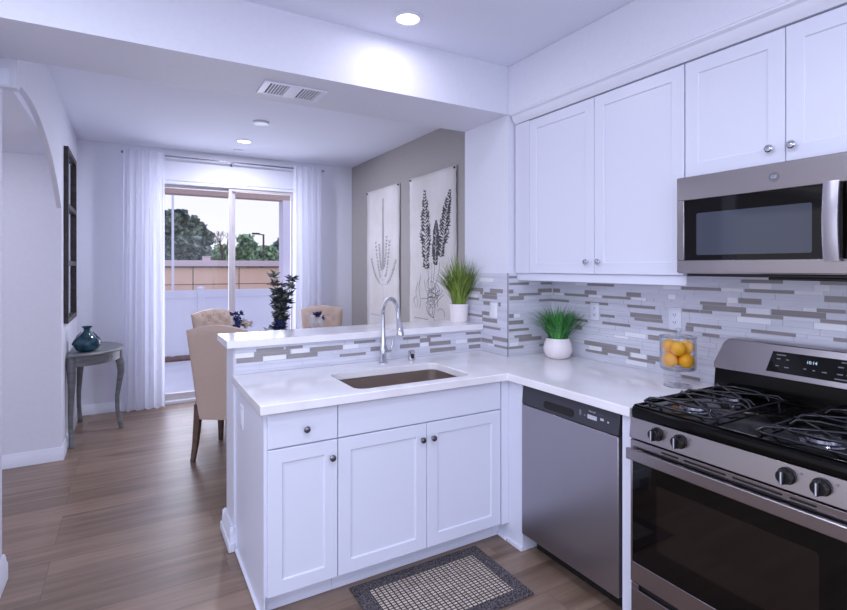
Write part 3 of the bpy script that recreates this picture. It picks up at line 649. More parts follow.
# burners and grates
def burner(x, y, r):
    g = G(); g.lathe([(r*1.35, 0), (r*1.3, .004), (r*1.05, .007), (r, .016), (r*.9, .019)], x, y, 28, .929); bu = obj('burner', g, 'nickel', ra)
    g = G(); g.lathe([(r*.98, .019), (r*1.0, .023), (r*.9, .028), (r*.4, .030)], x, y, 28, .929); obj('burner_cap', g, 'iron', bu)
for x, y, r in ((1.885, 1.171, .043), (2.14, 1.171, .036), (1.885, .753, .048), (2.14, .753, .036)): burner(x, y, r)
def grate(y0, y1):
    g = G(); x0, x1 = 1.762, 2.262; zt = .962; w = .0046; ym = (y0+y1)/2
    g.tube([(x, y, .946) for x, y in rrect(x0, x1, y0, y1, .03, 4)], w, 8, closed=True)
    for bxx in (1.885, 2.14):
        for sx in (-1, 1):
            for sy in (-1, 1):
                g.tube([(bxx+sx*.118, ym+sy*(y1-y0)*.498, .947), (bxx+sx*.105, ym+sy*(y1-y0)*.44, zt), (bxx, ym, zt+.002)], w, 8)
        for sx in (-1, 1):
            g.tube([(bxx+sx*.055, ym-.115, .946), (bxx+sx*.062, ym-.10, zt+.001), (bxx+sx*.092, ym-.045, zt+.004), (bxx+sx*.092, ym+.045, zt+.004), (bxx+sx*.062, ym+.10, zt+.001), (bxx+sx*.055, ym+.115, .946)], w, 8)
    for x in (x0+.04, x1-.04):
        for y in (y0, y1): g.tube([(x, y, .929), (x, y, .946)], w, 6)
    return obj('grate', g, 'iron', ra, smooth=60)
grate(1.035, 1.308); grate(.617, .89)

# ---------------------------------------------------------------- outlets
def outlet(name, label, facing, a, z, plane, w=.070, h=.117, kind='duplex', group=None):
    t_ = thing(name, label, 'outlet' if kind == 'duplex' else 'wall plate', (plane, a, z-h/2))
    def P(aa, zz, n): return (plane-n, aa, zz)
    g = G(); pr = rrect(a-w/2, a+w/2, z-h/2, z+h/2, .005, 3)
    g.loft([[P(y, zz, n) for y, zz in pr] for n in (0, .004)]+[[P(a+(y-a)*.95, z+(zz-z)*.97, .0055) for y, zz in pr]]); obj('plate', g, 'white' if kind != 'tile' else 'tile_white', t_)
    if kind == 'duplex':
        for dz in (-.020, .020):
            g = G(); pr = rrect(a-.016, a+.016, z+dz-.014, z+dz+.014, .008, 4); g.loft([[P(y, zz, n) for y, zz in pr] for n in (.005, .0068)]); s_ = obj('socket', g, 'white', t_)
            g = G()
            for dy in (-.006, .006): g.box(plane-.0074, plane-.0066, a+dy-.0014, a+dy+.0014, z+dz-.003, z+dz+.006)
            g.box(plane-.0074, plane-.0066, a-.002, a+.002, z+dz-.010, z+dz-.006); obj('slots', g, 'dark', s_)
    else:
        g = G(); g.box(plane-.0075, plane-.005, a-.016, a+.016, z-.033, z+.033); obj('rocker', g, 'white' if kind != 'tile' else 'tile_white', t_, bevel=.001)
    return t_
outlet('wall_outlet', 'white duplex outlet on the backsplash between the round potted grass and the fruit jar', 'x', 2.146, 1.211, XR-.0095, h=.105, w=.065)
outlet('wall_outlet', 'white duplex outlet on the backsplash right above the glass fruit jar', 'x', 1.622, 1.213, XR-.0095)
outlet('switch_plate', 'pale wall plate on the tiled return wall next to the raised bar', 'x', 2.655, 1.197, CX0-.0095, w=.075, h=.10, kind='tile')
outlet('wall_outlet', 'white plate on the side panel at the free end of the peninsula', 'x', 2.63, .735, .479, kind='switch')

# ---------------------------------------------------------------- potted grass
def blades(g, cx, cy, z0, r0, n, h, spread, w, seed, sxy=(1, 1)):
    rr = random.Random(seed)
    for i in range(n):
        a = rr.uniform(0, 2*pi); q = math.sqrt(rr.random()); bx_, by_ = cx+r0*q*cos(a), cy+r0*q*sin(a)
        lean = spread*(.25+.75*q)*rr.uniform(.5, 1.15); hh_ = h*rr.uniform(.65, 1.05)*(1-.25*q); a2 = a+rr.uniform(-.6, .6)
        L_ = []; Rr = []
        px_, py_ = -sin(a2), cos(a2)
        for k in range(6):
            f_ = k/5; d_ = lean*f_**1.8; zz = z0+hh_*(f_-.18*f_*f_*(lean/spread))
            ww = w*(1-f_**2)*.5+.0002
            c_ = Vector((bx_+d_*cos(a2), by_+d_*sin(a2)*1, zz))
            L_.append((c_.x-px_*ww, c_.y-py_*ww, c_.z)); Rr.append((c_.x+px_*ww, c_.y+py_*ww, c_.z))
        vl = [g.b.verts.new(p) for p in L_]; vr = [g.b.verts.new(p) for p in Rr]
        for k in range(5): g.b.faces.new((vl[k], vr[k], vr[k+1], vl[k+1]))
P1 = (1.994, 2.955)
p = thing('potted_grass', 'tall olive-green artificial grass in a textured white cylinder pot on the raised bar', 'potted plant', (P1[0], P1[1], 1.097))
g = G(); n = 48; rings = []
for k in range(25):
    f_ = k/24; rings.append([((.056+.010*f_+.0022*(1 if (i+k) % 4 < 2 else 0))*cos(2*pi*i/n)+P1[0], (.056+.010*f_+.0022*(1 if (i+k) % 4 < 2 else 0))*sin(2*pi*i/n)+P1[1], 1.0975+.125*f_) for i in range(n)])
rings.append([(.060*cos(2*pi*i/n)+P1[0], .060*sin(2*pi*i/n)+P1[1], 1.2225) for i in range(n)]); rings.append([(.058*cos(2*pi*i/n)+P1[0], .058*sin(2*pi*i/n)+P1[1], 1.205) for i in range(n)])
g.loft(rings); obj('pot', g, 'pot', p, smooth=25)
g = G(); g.lathe([(.0575, 0), (.05, .004), (.02, .006)], P1[0], P1[1], 24, 1.206); obj('soil', g, 'soil', p)
g = G(); blades(g, P1[0], P1[1], 1.208, .045, 320, .42, .22, .0085, 3)
for v in g.b.verts: v.co.x = min(v.co.x, CX0-.016-(.02 if v.co.z < 1.3 else 0))
obj('grass_blades', g, 'grass1', p, recalc=False)
P2 = (2.302, 2.315)
p = thing('potted_grass', 'short bright green artificial grass in a round white bowl pot on the worktop corner', 'potted plant', (P2[0], P2[1], .914))
g = G(); g.lathe([(.055, 0), (.072, .010), (.085, .040), (.088, .065), (.082, .095), (.070, .122), (.069, .125), (.066, .122), (.066, .108)], P2[0], P2[1], 40, .9145); obj('pot', g, 'pot', p, smooth=50)
g = G(); g.lathe([(.0655, 0), (.05, .004), (.02, .005)], P2[0], P2[1], 24, 1.0235); obj('soil', g, 'soil', p)
g = G(); blades(g, P2[0], P2[1], 1.025, .055, 420, .26, .20, .0065, 5)
for v in g.b.verts:
    v.co.x = min(v.co.x, XR-.014); v.co.y = min(v.co.y, BY0-.014)
obj('grass_blades', g, 'grass2', p, recalc=False)

# ---------------------------------------------------------------- glass jar with fruit
JX, JY = 2.254, 1.483
j = thing('glass_jar', 'clear footed glass jar with lid holding yellow oranges beside the stove', 'jar', (JX, JY, .914))
g = G(); g.lathe([(.064, 0), (.064, .003), (.03, .008), (.010, .016), (.009, .045), (.014, .058), (.008, .064), (.012, .072), (.02, .076)], JX, JY, 32, .9145); obj('foot', g, 'jar', j, smooth=60)
g = G()
def shell(g, prof, cx, cy, z0, n=40, cap0=False):
    R__ = [[g.b.verts.new((cx+r*cos(2*pi*i/n), cy+r*sin(2*pi*i/n), z0+z)) for i in range(n)] for r, z in prof]
    for a, b in zip(R__, R__[1:]):
        for i in range(n): g.b.faces.new((a[i], a[(i+1) % n], b[(i+1) % n], b[i]))
    g.b.faces.new(R__[0]); g.b.faces.new(R__[-1])
shell(g, [(.002, .078), (.074, .080), (.080, .088), (.080, .232), (.077, .232), (.077, .090), (.072, .084), (.002, .083)], JX, JY, .9145); obj('bowl', g, 'jar', j, smooth=50)
g = G(); g.lathe([(.083, .2325), (.083, .237), (.04, .244), (.006, .247), (.006, .250), (.013, .256), (.016, .264), (.012, .273), (.003, .277)], JX, JY, 32, .9145); obj('lid', g, 'jar', j, smooth=60)
rx, ry = .55, -.835          # to the right as seen from the kitchen
vx, vy = .835, .55           # away from the kitchen
names = {}
for lv, deg, nm in ((0, 210, 'bottom layer, front left'), (0, 330, 'bottom layer, front right'), (0, 90, 'bottom layer, nearest the wall'),
                    (1, 270, 'top layer, front centre'), (1, 150, 'top layer, back left'), (1, 30, 'top layer, back right')):
    r_ = .0350; q = .0405; a = radians(deg); cx_ = JX+q*(cos(a)*rx+sin(a)*vx); cy_ = JY+q*(cos(a)*ry+sin(a)*vy)
    z0 = .9145+.0905+r_+lv*.0585
    g = G(); g.sphere((cx_, cy_, z0), r_, 24, (1, 1, .99)); g.tube([(cx_, cy_, z0+r_-.003), (cx_, cy_, z0+r_+.001)], .003, 6)
    tag(obj('orange', g, 'lemon', origin=(cx_, cy_, z0-r_)), 'yellow-orange fruit in the glass jar, ' + nm, 'fruit', 'fruit in the glass jar')

# ---------------------------------------------------------------- kitchen mat
g = thing('kitchen_mat', 'woven beige kitchen mat with charcoal border on the floor before the sink', 'mat', (1.22, 1.96, 0)); km = g
g = G(); x0, x1, y0, y1 = .868, 1.578, 1.732, 2.185; bw = .066
for a in ((x0, x1, y1-bw, y1), (x0, x1, y0, y0+bw), (x0, x0+bw, y0+bw, y1-bw), (x1-bw, x1, y0+bw, y1-bw)): g.box(*a, .0006, .009)
obj('border', g, 'matb', km, bevel=.002)
g = G(); g.box(x0+bw, x1-bw, y0+bw, y1-bw, .0006, .0075); obj('woven_field', g, 'weave', km)

# ---------------------------------------------------------------- ceiling fittings
def can(label, x, y, z, r):
    t_ = thing('recessed_light', label, 'ceiling light', (x, y, z-.012))
    g = G(); g.lathe([(r, -.001), (r, -.006), (r*.8, -.010), (r*.74, -.006), (r*.74, -.001)], x, y, 36, z); obj('trim_ring', g, 'white', t_)
    g = G(); g.lathe([(r*.73, -.0062), (r*.6, -.0075)], x, y, 36, z); obj('lens', g, 'lens', t_)
can('lit round recessed light in the kitchen ceiling', 1.224, 2.279, ZC, .078)
can('lit round recessed light in the dining room ceiling near the curtain rod', .99, 5.33, ZC, .085)
g = G(); g.lathe([(.070, -.001), (.070, -.010), (.060, -.018), (.02, -.020)], .988, 4.557, 32, ZC); tag(obj('smoke_detector', g, 'white', origin=(.988, 4.557, ZC-.020)), 'round white smoke detector on the dining room ceiling', 'smoke detector')
g = G(); g.lathe([(.05, -.001), (.05, -.010), (.03, -.014)], 1.008, 5.773, 24, ZC); tag(obj('sprinkler_cap', g, 'ceil', origin=(1.008, 5.773, ZC-.014)), 'small flat white disc on the ceiling just above the curtain rod', 'ceiling cap')
vt = thing('air_vent', 'white rectangular supply vent with slats under the ceiling beam', 'vent', (.77, 2.78, BZ-.01))
g = G()
g.box(.60, .94, 2.68, 2.695, BZ-.008, BZ-.0005); g.box(.60, .94, 2.865, 2.88, BZ-.008, BZ-.0005); g.box(.60, .635, 2.695, 2.865, BZ-.008, BZ-.0005); g.box(.905, .94, 2.695, 2.865, BZ-.008, BZ-.0005); g.box(.735, .805, 2.695, 2.865, BZ-.008, BZ-.0005)
obj('frame', g, 'white', vt, bevel=.002)
g = G(); g.box(.63, .91, 2.69, 2.87, BZ-.002, BZ-.0006); obj('duct_opening', g, 'dark', vt)
for x0 in (.645, .815):
    for k in range(6):
        g = G(); x = x0+k*.0155; g.loft([[(x, y, BZ-.0025), (x+.0035, y, BZ-.0025), (x+.0075, y, BZ-.008), (x+.004, y, BZ-.008)] for y in (2.696, 2.864)]); obj('slat', g, 'white', vt)

# ---------------------------------------------------------------- sliding glass door, curtains
dr_ = G(); fw = .045
dr_.box(DX0, DX0+fw, YF+.01, YF+.12, 0, DZ); dr_.box(DX1-fw, DX1, YF+.01, YF+.12, 0, DZ); dr_.box(DX0, DX1, YF+.01, YF+.12, DZ-.035, DZ); dr_.box(DX0, DX1, YF+.01, YF+.12, 0, .03)
door = struct('door_1', dr_, 'white', bevel=.002)
def sash(x0, x1, y, nm, handle=None):
    g = G(); s = .05
    g.box(x0, x0+s*.75, y, y+.035, .03, DZ-.035); g.box(x1-s*.75, x1, y, y+.035, .03, DZ-.035); g.box(x0+s*.75, x1-s*.75, y, y+.035, .03, .10); g.box(x0+s*.75, x1-s*.75, y, y+.035, DZ-.07, DZ-.035)
    sa = obj('door_sash', g, 'sash', door, origin=(0, 0, 0), bevel=.002)
    g = G(); g.box(x0+s*.75, x1-s*.75, y+.015, y+.019, .10, DZ-.07); obj('pane', g, 'pane', sa, origin=(0, 0, 0))
    return sa
sash(DX0+fw, 1.045, YF+.075, 'l'); s2 = sash(.968, DX1-fw, YF+.03, 'r')
g = G(); g.box(1.66, 1.68, YF+.002, YF+.03, .95, 1.15); obj('door_handle', g, 'white', s2, origin=(0, 0, 0), bevel=.003)
RYY = YF-.11
rod = thing('curtain_rod', 'thin brushed metal curtain rod above the sliding glass door', 'curtain rod', (.98, RYY, 2.645))
g = G(); g.tube([(-.075, RYY, 2.648), (2.03, RYY, 2.648)], .008, 12); obj('rod', g, 'rod', rod)
for x in (-.075, 2.03):
    g = G(); g.sphere((x, RYY, 2.648), .014, 14); obj('finial', g, 'rod', rod)
for x in (.99,):
    g = G(); g.box(x-.006, x+.006, RYY+.008, YF-.001, 2.642, 2.654); g.box(x-.012, x+.012, YF-.005, YF-.0005, 2.62, 2.675); g.lathe([(.013, 2.630), (.013, 2.638), (.006, 2.640)], x, RYY, 12); obj('bracket', g, 'rod', rod)
def curtain(label, x0, x1, seed, folds):
    rr = random.Random(seed); g = G(); nx, nz = 120, 26; ph = [rr.uniform(0, 6) for _ in range(4)]
    vs = []
    for k in range(nz+1):
        f_ = k/nz; z = 2.672-f_*2.655; row = []
        for i in range(nx+1):
            s = i/nx; amp = .012+.018*f_
            yy = RYY-.040 + .018*f_ + (amp*sin(2*pi*folds*s+ph[0]+.5*sin(2*pi*s*1.5+ph[1])+.25*f_) + .005*sin(2*pi*folds*2.3*s+ph[2]))*(1 if k > 1 else .75)
            xx = x0+(x1-x0)*s+.010*sin(2*pi*folds*s*1.0+ph[3])*f_ + (-.015*f_ if s < .5 else .012*f_)*abs(s-.5)*2
            row.append(g.b.verts.new((xx, yy-.0, z)))
        vs.append(row)
    for k in range(nz):
        for i in range(nx): g.b.faces.new((vs[k][i], vs[k][i+1], vs[k+1][i+1], vs[k+1][i]))
    return tag(obj('curtain', g, 'sheer', origin=((x0+x1)/2, RYY, .017), smooth=80, recalc=False), label, 'curtain')
curtain('sheer white curtain hanging left of the sliding door, by the grey console table', -.065, .305, 2, 4.6)
curtain('sheer white curtain hanging right of the sliding door, near the grey wall', 1.655, 2.01, 5, 4.6)

# ---------------------------------------------------------------- wall hangings on the grey wall
def scroll(label, y0, y1, seed, ink, heavy):
    yc = (y0+y1)/2; zt, zb = 2.365, .62
    t_ = thing('botanical_scroll', label, 'wall art', (XR-.012, yc, zb))
    rr = random.Random(seed); g = G(); nz = 40; ny = 10; V = []; ph = rr.uniform(0, 6)
    def sx(y, z):   # distance of the sheet from the wall
        s = (y-y0)/(y1-y0); return .008+.006*abs(s-.5)*2*abs(sin(z*2.2+ph))
    edge = [rr.uniform(-.004, .004) for _ in range(nz+1)]
    for k in range(nz+1):
        z = zt+(zb-zt)*k/nz
        V.append([g.b.verts.new((XR-sx(y0+(y1-y0)*i/ny, z), y0+(y1-y0)*i/ny+(edge[k] if i == 0 else (-edge[k] if i == ny else 0)), z)) for i in range(ny+1)])
    for k in range(nz):
        for i in range(ny): g.b.faces.new((V[k][i], V[k][i+1], V[k+1][i+1], V[k+1][i]))
    o = obj('canvas', g, 'paper', t_, smooth=60); sm = o.modifiers.new('solid', 'SOLIDIFY'); sm.thickness = .0016; sm.offset = 0
    g = G(); W_ = y1-y0
    def P(a, b):   # a in -.5..+.5 (left..right as seen), b height in metres
        y = yc-a*W_; return Vector((XR-sx(y, b)-.0022, y, b))
    def stroke(pts, w):
        pts = [P(*q) for q in pts]; lv = []; rv = []
        for i, q in enumerate(pts):
            d_ = (pts[min(i+1, len(pts)-1)]-pts[max(i-1, 0)]); d_.x = 0; d_.normalize(); n_ = Vector((0, -d_.z, d_.y))
            ww = w if not hasattr(w, '__len__') else w[i]
            lv.append(g.b.verts.new(q-n_*ww/2)); rv.append(g.b.verts.new(q+n_*ww/2))
        for i in range(len(pts)-1): g.b.faces.new((lv[i], rv[i], rv[i+1], lv[i+1]))
    def leaf(a, b, ang, l, w):
        # pointed leaf as seen on the sheet
        pts = []
        for f_ in (0, .3, .6, 1): pts.append((a+cos(ang)*l*f_/W_, b+sin(ang)*l*f_))
        stroke(pts, [w*.2, w, w*.8, .0004])
    if heavy:
        for (a0, b0, a1, b1, wd) in ((-.12, 1.46, -.15, 2.20, .13), (.08, 1.50, .10, 1.90, .09), (.19, 1.57, .38, 2.15, .12)):
            nseg = 24
            stroke([(a0+(a1-a0)*k/nseg+.015*sin(k*.6), b0+(b1-b0)*k/nseg) for k in range(nseg+1)], .004)
            for k in range(nseg+1):
                f_ = k/nseg; ca, cb = a0+(a1-a0)*f_, b0+(b1-b0)*f_; ll = (wd*(sin(pi*min(1, (f_*.80+.16)))**.8)*(1-.35*f_)+.010)*rr.uniform(.65, 1.15)
                for s in (-1, 1):
                    base = pi/2-s*rr.uniform(.8, 1.25)
                    leaf(ca, cb, base, ll, .017)
                    if k % 1 == 0:
                        leaf(ca+cos(base)*ll*.4/W_, cb+sin(base)*ll*.4, base-.7*s, ll*.5, .014); leaf(ca+cos(base)*ll*.6/W_, cb+sin(base)*ll*.6, base+.6*s, ll*.45, .013)
        for a0, a1 in ((-.10, -.02), (.06, .02), (.17, .06), (.0, .0)):
            stroke([(a0+(a1-a0)*k/8+.01*sin(k), 1.52-.36*k/8) for k in range(9)], .005)
        for k in range(26):
            a, b = rr.uniform(-.12, .15), rr.uniform(1.06, 1.30); an = rr.uniform(0, 2*pi); cu = rr.uniform(-.5, .5); pts = []
            for q in range(10):
                pts.append((a, b)); a += cos(an)*.022/W_; b += sin(an)*.018; an += cu
            stroke(pts, .0042)
        for a0, h_ in ((-.33, .26), (-.26, .34), (-.38, .12)):
            stroke([(a0+.02*sin(k), 1.08+h_*k/8) for k in range(9)], [.004]*4+[.005, .006, .007, .006, .001])
    else:
        stroke([(.02+.01*sin(k*.5), .85+1.42*k/24) for k in range(25)], .0028)
        for k in range(46):
            b = 1.45+.80*k/46; a = .02
            for s in (-1, 1): leaf(a, b, pi/2-s*1.0, .045*(1-.5*k/46), .009)
        for s, bb, hh_, aa in ((-1, 1.33, .42, .22), (1, 1.33, .42, .20), (-1, 1.28, .28, .36), (1, 1.28, .26, .38), (-1, 1.42, .30, .12), (1, 1.45, .35, .11)):
            p_ = [(.02+s*aa*f_**.55, bb+hh_*f_**1.3) for f_ in [k/12 for k in range(13)]]
            stroke(p_, .0024)
            for a, b in p_[2:]:
                for q in (-1, 1): leaf(a, b, pi/2-q*.9, .038, .009)
                leaf(a, b, rr.uniform(0, 6), .03, .009)
    for k in range(7):
        a = -.38+k*.045; stroke([(a, .98), (a+.02, .985), (a+.03, .978)], .006) if heavy else stroke([(a, .93), (a+.02, .935), (a+.03, .928)], .006)
    obj('botanical_drawing', g, ink, t_, recalc=False)
    for y in (y0+.02, y1-.02):
        g = G(); g.sphere((XR-.02, y, zt-.02), .010, 10); g.tube([(XR-.02, y, zt-.02), (XR-.001, y, zt-.02)], .003, 6); obj('nail', g, 'ink', t_)
scroll('long pale canvas with a faint slender flower drawing, nearer the window', 4.726, 5.567, 4, 'inkl', False)
scroll('long pale canvas with bold dark fern drawing, nearer the kitchen', 3.655, 4.496, 9, 'ink', True)
# narrow three-part framed mirror on the left wall
fm = thing('wall_mirror', 'tall narrow dark framed three-pane mirror on the left wall above the console', 'mirror', (XL, 5.24, 1.03))
g = G(); y0, y1, z0, z1 = 4.89, 5.60, 1.03, 2.44; X0, X1 = XL+.001, XL+.032
g.box(X0, X1, y0, y0+.04, z0, z1); g.box(X0, X1, y1-.04, y1, z0, z1)
for zz in (z0, z0+.46, z0+.92, z1-.04): g.box(X0, X1, y0+.04, y1-.04, zz, zz+.04)
obj('frame', g, 'frame', fm, bevel=.003)
for k in range(3):
    g = G(); g.box(X0, X0+.008, y0+.04, y1-.04, z0+.04+.46*k, z0+.46+.46*k-(.03 if k == 2 else 0)); obj('mirror_pane', g, 'mirror', fm)

# ---------------------------------------------------------------- console table and vase
ct_ = thing('console_table', 'half-round grey-green wooden console table against the left wall', 'table', (XL, 5.43, 0))
cy = 5.43; A_, B_ = .395, .43
def half(ax, by, n=28): return [(XL+.012+ax*cos(-pi/2+pi*i/n), cy+by*sin(-pi/2+pi*i/n)) for i in range(n+1)]
g = G(); g.loft([[(x, y, z) for x, y in half(A_+e_, B_+e_)] for e_, z in ((-.012, .735), (0, .742), (0, .752), (-.008, .760))]); obj('tabletop', g, 'console', ct_, smooth=30)
g = G(); o1, i1 = half(A_-.03, B_-.03), half(A_-.05, B_-.05)
for k in range(len(o1)-1):
    a, b, c_, d_ = o1[k], o1[k+1], i1[k+1], i1[k]
    g.loft([[(a[0], a[1], z), (b[0], b[1], z), (c_[0], c_[1], z), (d_[0], d_[1], z)] for z in (.655, .7348)])
bmesh.ops.remove_doubles(g.b, verts=g.b.verts, dist=.0003)
obj('apron', g, 'console', ct_, smooth=30)
for (lx, ly, dx, dy) in ((XL+.035, cy-B_+.045, .35, -.94), (XL+A_-.035, cy, 1, 0), (XL+.035, cy+B_-.045, .35, .94)):
    prof = [(.735, 0, .024), (.66, .002, .026), (.60, .018, .025), (.52, .022, .021), (.42, .008, .017), (.30, -.008, .014), (.18, -.006, .013), (.08, .008, .014), (.03, .022, .016), (.001, .028, .015)]
    if dy: prof = [(z, o_*.9, r) for z, o_, r in prof]
    g = G(); g.tube([(max(lx+dx*o_, XL+.026), ly+dy*o_, z) for z, o_, r in prof], [r*1.4 for z, o_, r in prof], 8); obj('leg', g, 'console', ct_, smooth=50)
VX, VY = -.325, 5.2
v = thing('glass_vase', 'small round blue-green swirled glass vase on the console table', 'vase', (VX, VY, .76))
g = G(); g.lathe([(.045, 0), (.080, .015), (.102, .055), (.100, .085), (.078, .120), (.045, .150), (.026, .170), (.024, .190), (.036, .205), (.042, .210), (.038, .212), (.020, .192)], VX, VY, 36, .7605); obj('body', g, 'teal', v, smooth=60)
g = G()
for k in range(6):
    a0 = k*pi/3; g.tube([(VX+r*cos(a0+.9*q), VY+r*sin(a0+.9*q), .7605+z) for q, r, z in ((0, .088, .035), (.3, .106, .07), (.6, .098, .105), (.9, .070, .135), (1.1, .042, .165))], [.004, .005, .005, .004, .003], 8)
obj('glass_swirls', g, 'mwglass', v, smooth=60)

# ---------------------------------------------------------------- dining chairs
def make_chair(label, loc, rz):
    t_ = local('dining_chair', label, 'chair', loc, rz, 'beige dining chairs around the dining table')
    # back: grid, front surface tufted
    nx, nz = 20, 26; z0, z1 = .31, 1.0
    tufts = [(-.13+.13*i+(.065 if j % 2 else 0)*0, .66+.11*j) for j in range(4) for i in range(3)]+[(-.065+.13*i, .715+.11*j) for j in range(3) for i in range(2)]
    def ptb(s, f_, side):
        hw = .190+.045*f_; x = s*hw; top = z1+.04*cos(s*pi/2)**1.0; z = z0+(top-z0)*f_
        y = -.235-.10*max(0, f_-.15)**1.2 + (.0 if side < 0 else .085+.015*(1-f_))
        rnd_ = (1-abs(s)**8)*(1-max(0, (f_-.9)/.1)**4*.6); y += (0 if side < 0 else -(1-rnd_)*.03)+(0 if side > 0 else (1-rnd_)*.03)
        if side > 0:
            for a, b in tufts: y -= .022*math.exp(-((x-a)**2+(z-b)**2)/.0010)
        return (x, y, z)
    g = G(); F_ = [[g.b.verts.new(ptb(-1+2*i/nx, k/nz, 1)) for i in range(nx+1)] for k in range(nz+1)]; K_ = [[g.b.verts.new(ptb(-1+2*i/nx, k/nz, -1)) for i in range(nx+1)] for k in range(nz+1)]
    for A in (F_, K_):
        for k in range(nz):
            for i in range(nx): g.b.faces.new((A[k][i], A[k][i+1], A[k+1][i+1], A[k+1][i]))
    for k in range(nz):
        for i in (0, nx): g.b.faces.new((F_[k][i], F_[k+1][i], K_[k+1][i], K_[k][i]))
    for i in range(nx):
        for k in (0, nz): g.b.faces.new((F_[k][i], F_[k][i+1], K_[k][i+1], K_[k][i]))
    bk = obj('backrest', g, 'linen', t_, smooth=55)
    for a, b in tufts:
        f_ = (b-z0)/(z1+.03-z0); g = G(); g.sphere((a, -.235-.10*max(0, f_-.15)**1.2+.085+.015*(1-f_)-.018, b), .009, 8); obj('button', g, 'linen', bk)
    g = G(); pr = rrect(-.235, .235, -.16, .26, .04, 4)
    g.loft([[(x*.99, y, .34) for x, y in pr], [(x, y, .37) for x, y in pr], [(x, y, .47) for x, y in pr], [(x*.97, y*.97, .495) for x, y in pr], [(x*.8, y*.8, .505) for x, y in pr]]); obj('seat', g, 'linen', t_, smooth=50)
    for sx in (-1, 1):
        g = G(); g.tube([(sx*.185, -.19, .42), (sx*.185, -.205, .30), (sx*.187, -.235, .12), (sx*.188, -.275, .001)], [.036, .033, .027, .021], 4); obj('leg', g, 'wood', t_, bevel=.002)
        g = G(); g.tube([(sx*.20, .225, .38), (sx*.20, .225, .20), (sx*.20, .225, .001)], [.034, .029, .022], 4); obj('leg', g, 'wood', t_, bevel=.002)
    return t_
ch = make_chair('beige upholstered dining chair seen from behind, nearest the peninsula', (.715, 4.335, 0), radians(-33))
def chair(label, x, y, rz):
    c = copy_tree(ch); c.location = (x, y, 0); c.rotation_euler = (0, 0, rz); c['label'] = label; return c
chair('beige tufted dining chair partly hidden behind the nearest chair, by the sliding door', .87, 5.46, radians(-150))
chair('beige tufted dining chair facing the kitchen by the right curtain', 1.80, 5.34, radians(160))
# table (mostly below the bar line) and what stands on it
TX, TY = 1.24, 4.90
tb = thing('dining_table', 'round dark wood dining table behind the raised bar', 'table', (TX, TY, 0))
g = G(); g.lathe([(.50, .725), (.52, .732), (.52, .748), (.51, .755)], TX, TY, 48); obj('tabletop', g, 'wood', tb)
g = G(); g.lathe([(.22, .04), (.20, .06), (.06, .10), (.045, .3), (.07, .5), (.05, .65), (.16, .724)], TX, TY, 24); obj('pedestal', g, 'wood', tb, smooth=60)
g = G(); g.lathe([(.28, 0), (.27, .03), (.21, .04)], TX, TY, 32); obj('base', g, 'wood', tb)
def leaf3(g, c, d_, l, w):
    d_ = d_.normalized(); s = d_.cross(Vector((rnd.uniform(-1, 1), rnd.uniform(-1, 1), rnd.uniform(-1, 1)))).normalized(); up = s.cross(d_)*l*.12
    p = [c, c+d_*l*.35+s*w/2+up, c+d_*l, c+d_*l*.35-s*w/2+up]; q = c+d_*l*.4-up
    vs = [g.b.verts.new(k) for k in p]; m_ = g.b.verts.new(q); 
    for i in range(4): g.b.faces.new((vs[i], vs[(i+1) % 4], m_))
# centrepiece: navy hydrangea with tall branches
AX, AY = 1.20, 4.78
fl = thing('flower_arrangement', 'tall leafy branches with a navy flower head in a dark vase on the dining table', 'flower arrangement', (AX, AY, .755))
g = G(); g.lathe([(.045, 0), (.062, .02), (.065, .08), (.045, .13), (.040, .15), (.036, .15), (.036, .12)], AX, AY, 24, .7555); obj('vase', g, 'navy', fl, smooth=60)
g = G(); rr = random.Random(4)
tips = []
for k in range(12):
    a = rr.uniform(0, 2*pi); r = rr.uniform(.02, .15); h = rr.uniform(.30, .60); pts = []
    for q in range(8):
        f_ = q/7; pts.append(Vector((AX+r*f_*cos(a)+.01*sin(q*1.3+k), AY+r*f_*sin(a), .86+(h-.03)*f_)))
    g.tube(pts, [.003-.002*q/7 for q in range(8)], 5); tips.append(pts)
obj('branches', g, 'bark', fl)
g = G(); g2 = G()
for pts in tips:
    for q in range(1, 8):
        for s in range(8):
            d_ = Vector((rr.uniform(-1, 1), rr.uniform(-1, 1), rr.uniform(-.3, .9))); leaf3(g if rr.random() < .6 else g2, pts[q], d_, rr.uniform(.05, .09), .024)
obj('dark_leaves', g, 'leafd', fl, recalc=False, smooth=60); obj('grey_green_leaves', g2, 'leafg', fl, recalc=False, smooth=60)
g = G()
for k in range(90):
    a = rr.uniform(0, 2*pi); b = rr.uniform(-.6, 1.4); c_ = Vector((AX+.045*cos(a)*cos(b), AY-.02+.045*sin(a)*cos(b), .945+.040*sin(b))); g.sphere(c_, .014, 6, (1, 1, .6))
obj('flower_head', g, 'navy', fl)
g = G()
for k in range(5):
    a = pi+rr.uniform(-.7, .7); pts = [(AX+r*cos(a), AY-.02+r*sin(a), .90+.03*sin(r*25)) for r in (.03, .07, .12, .16)]; g.tube(pts, .0018, 4)
    for q in pts[1:]: leaf3(g, Vector(q), Vector((cos(a), sin(a), rr.uniform(-.5, .5))), .04, .016)
obj('trailing_sprig', g, 'leafd', fl, recalc=False)
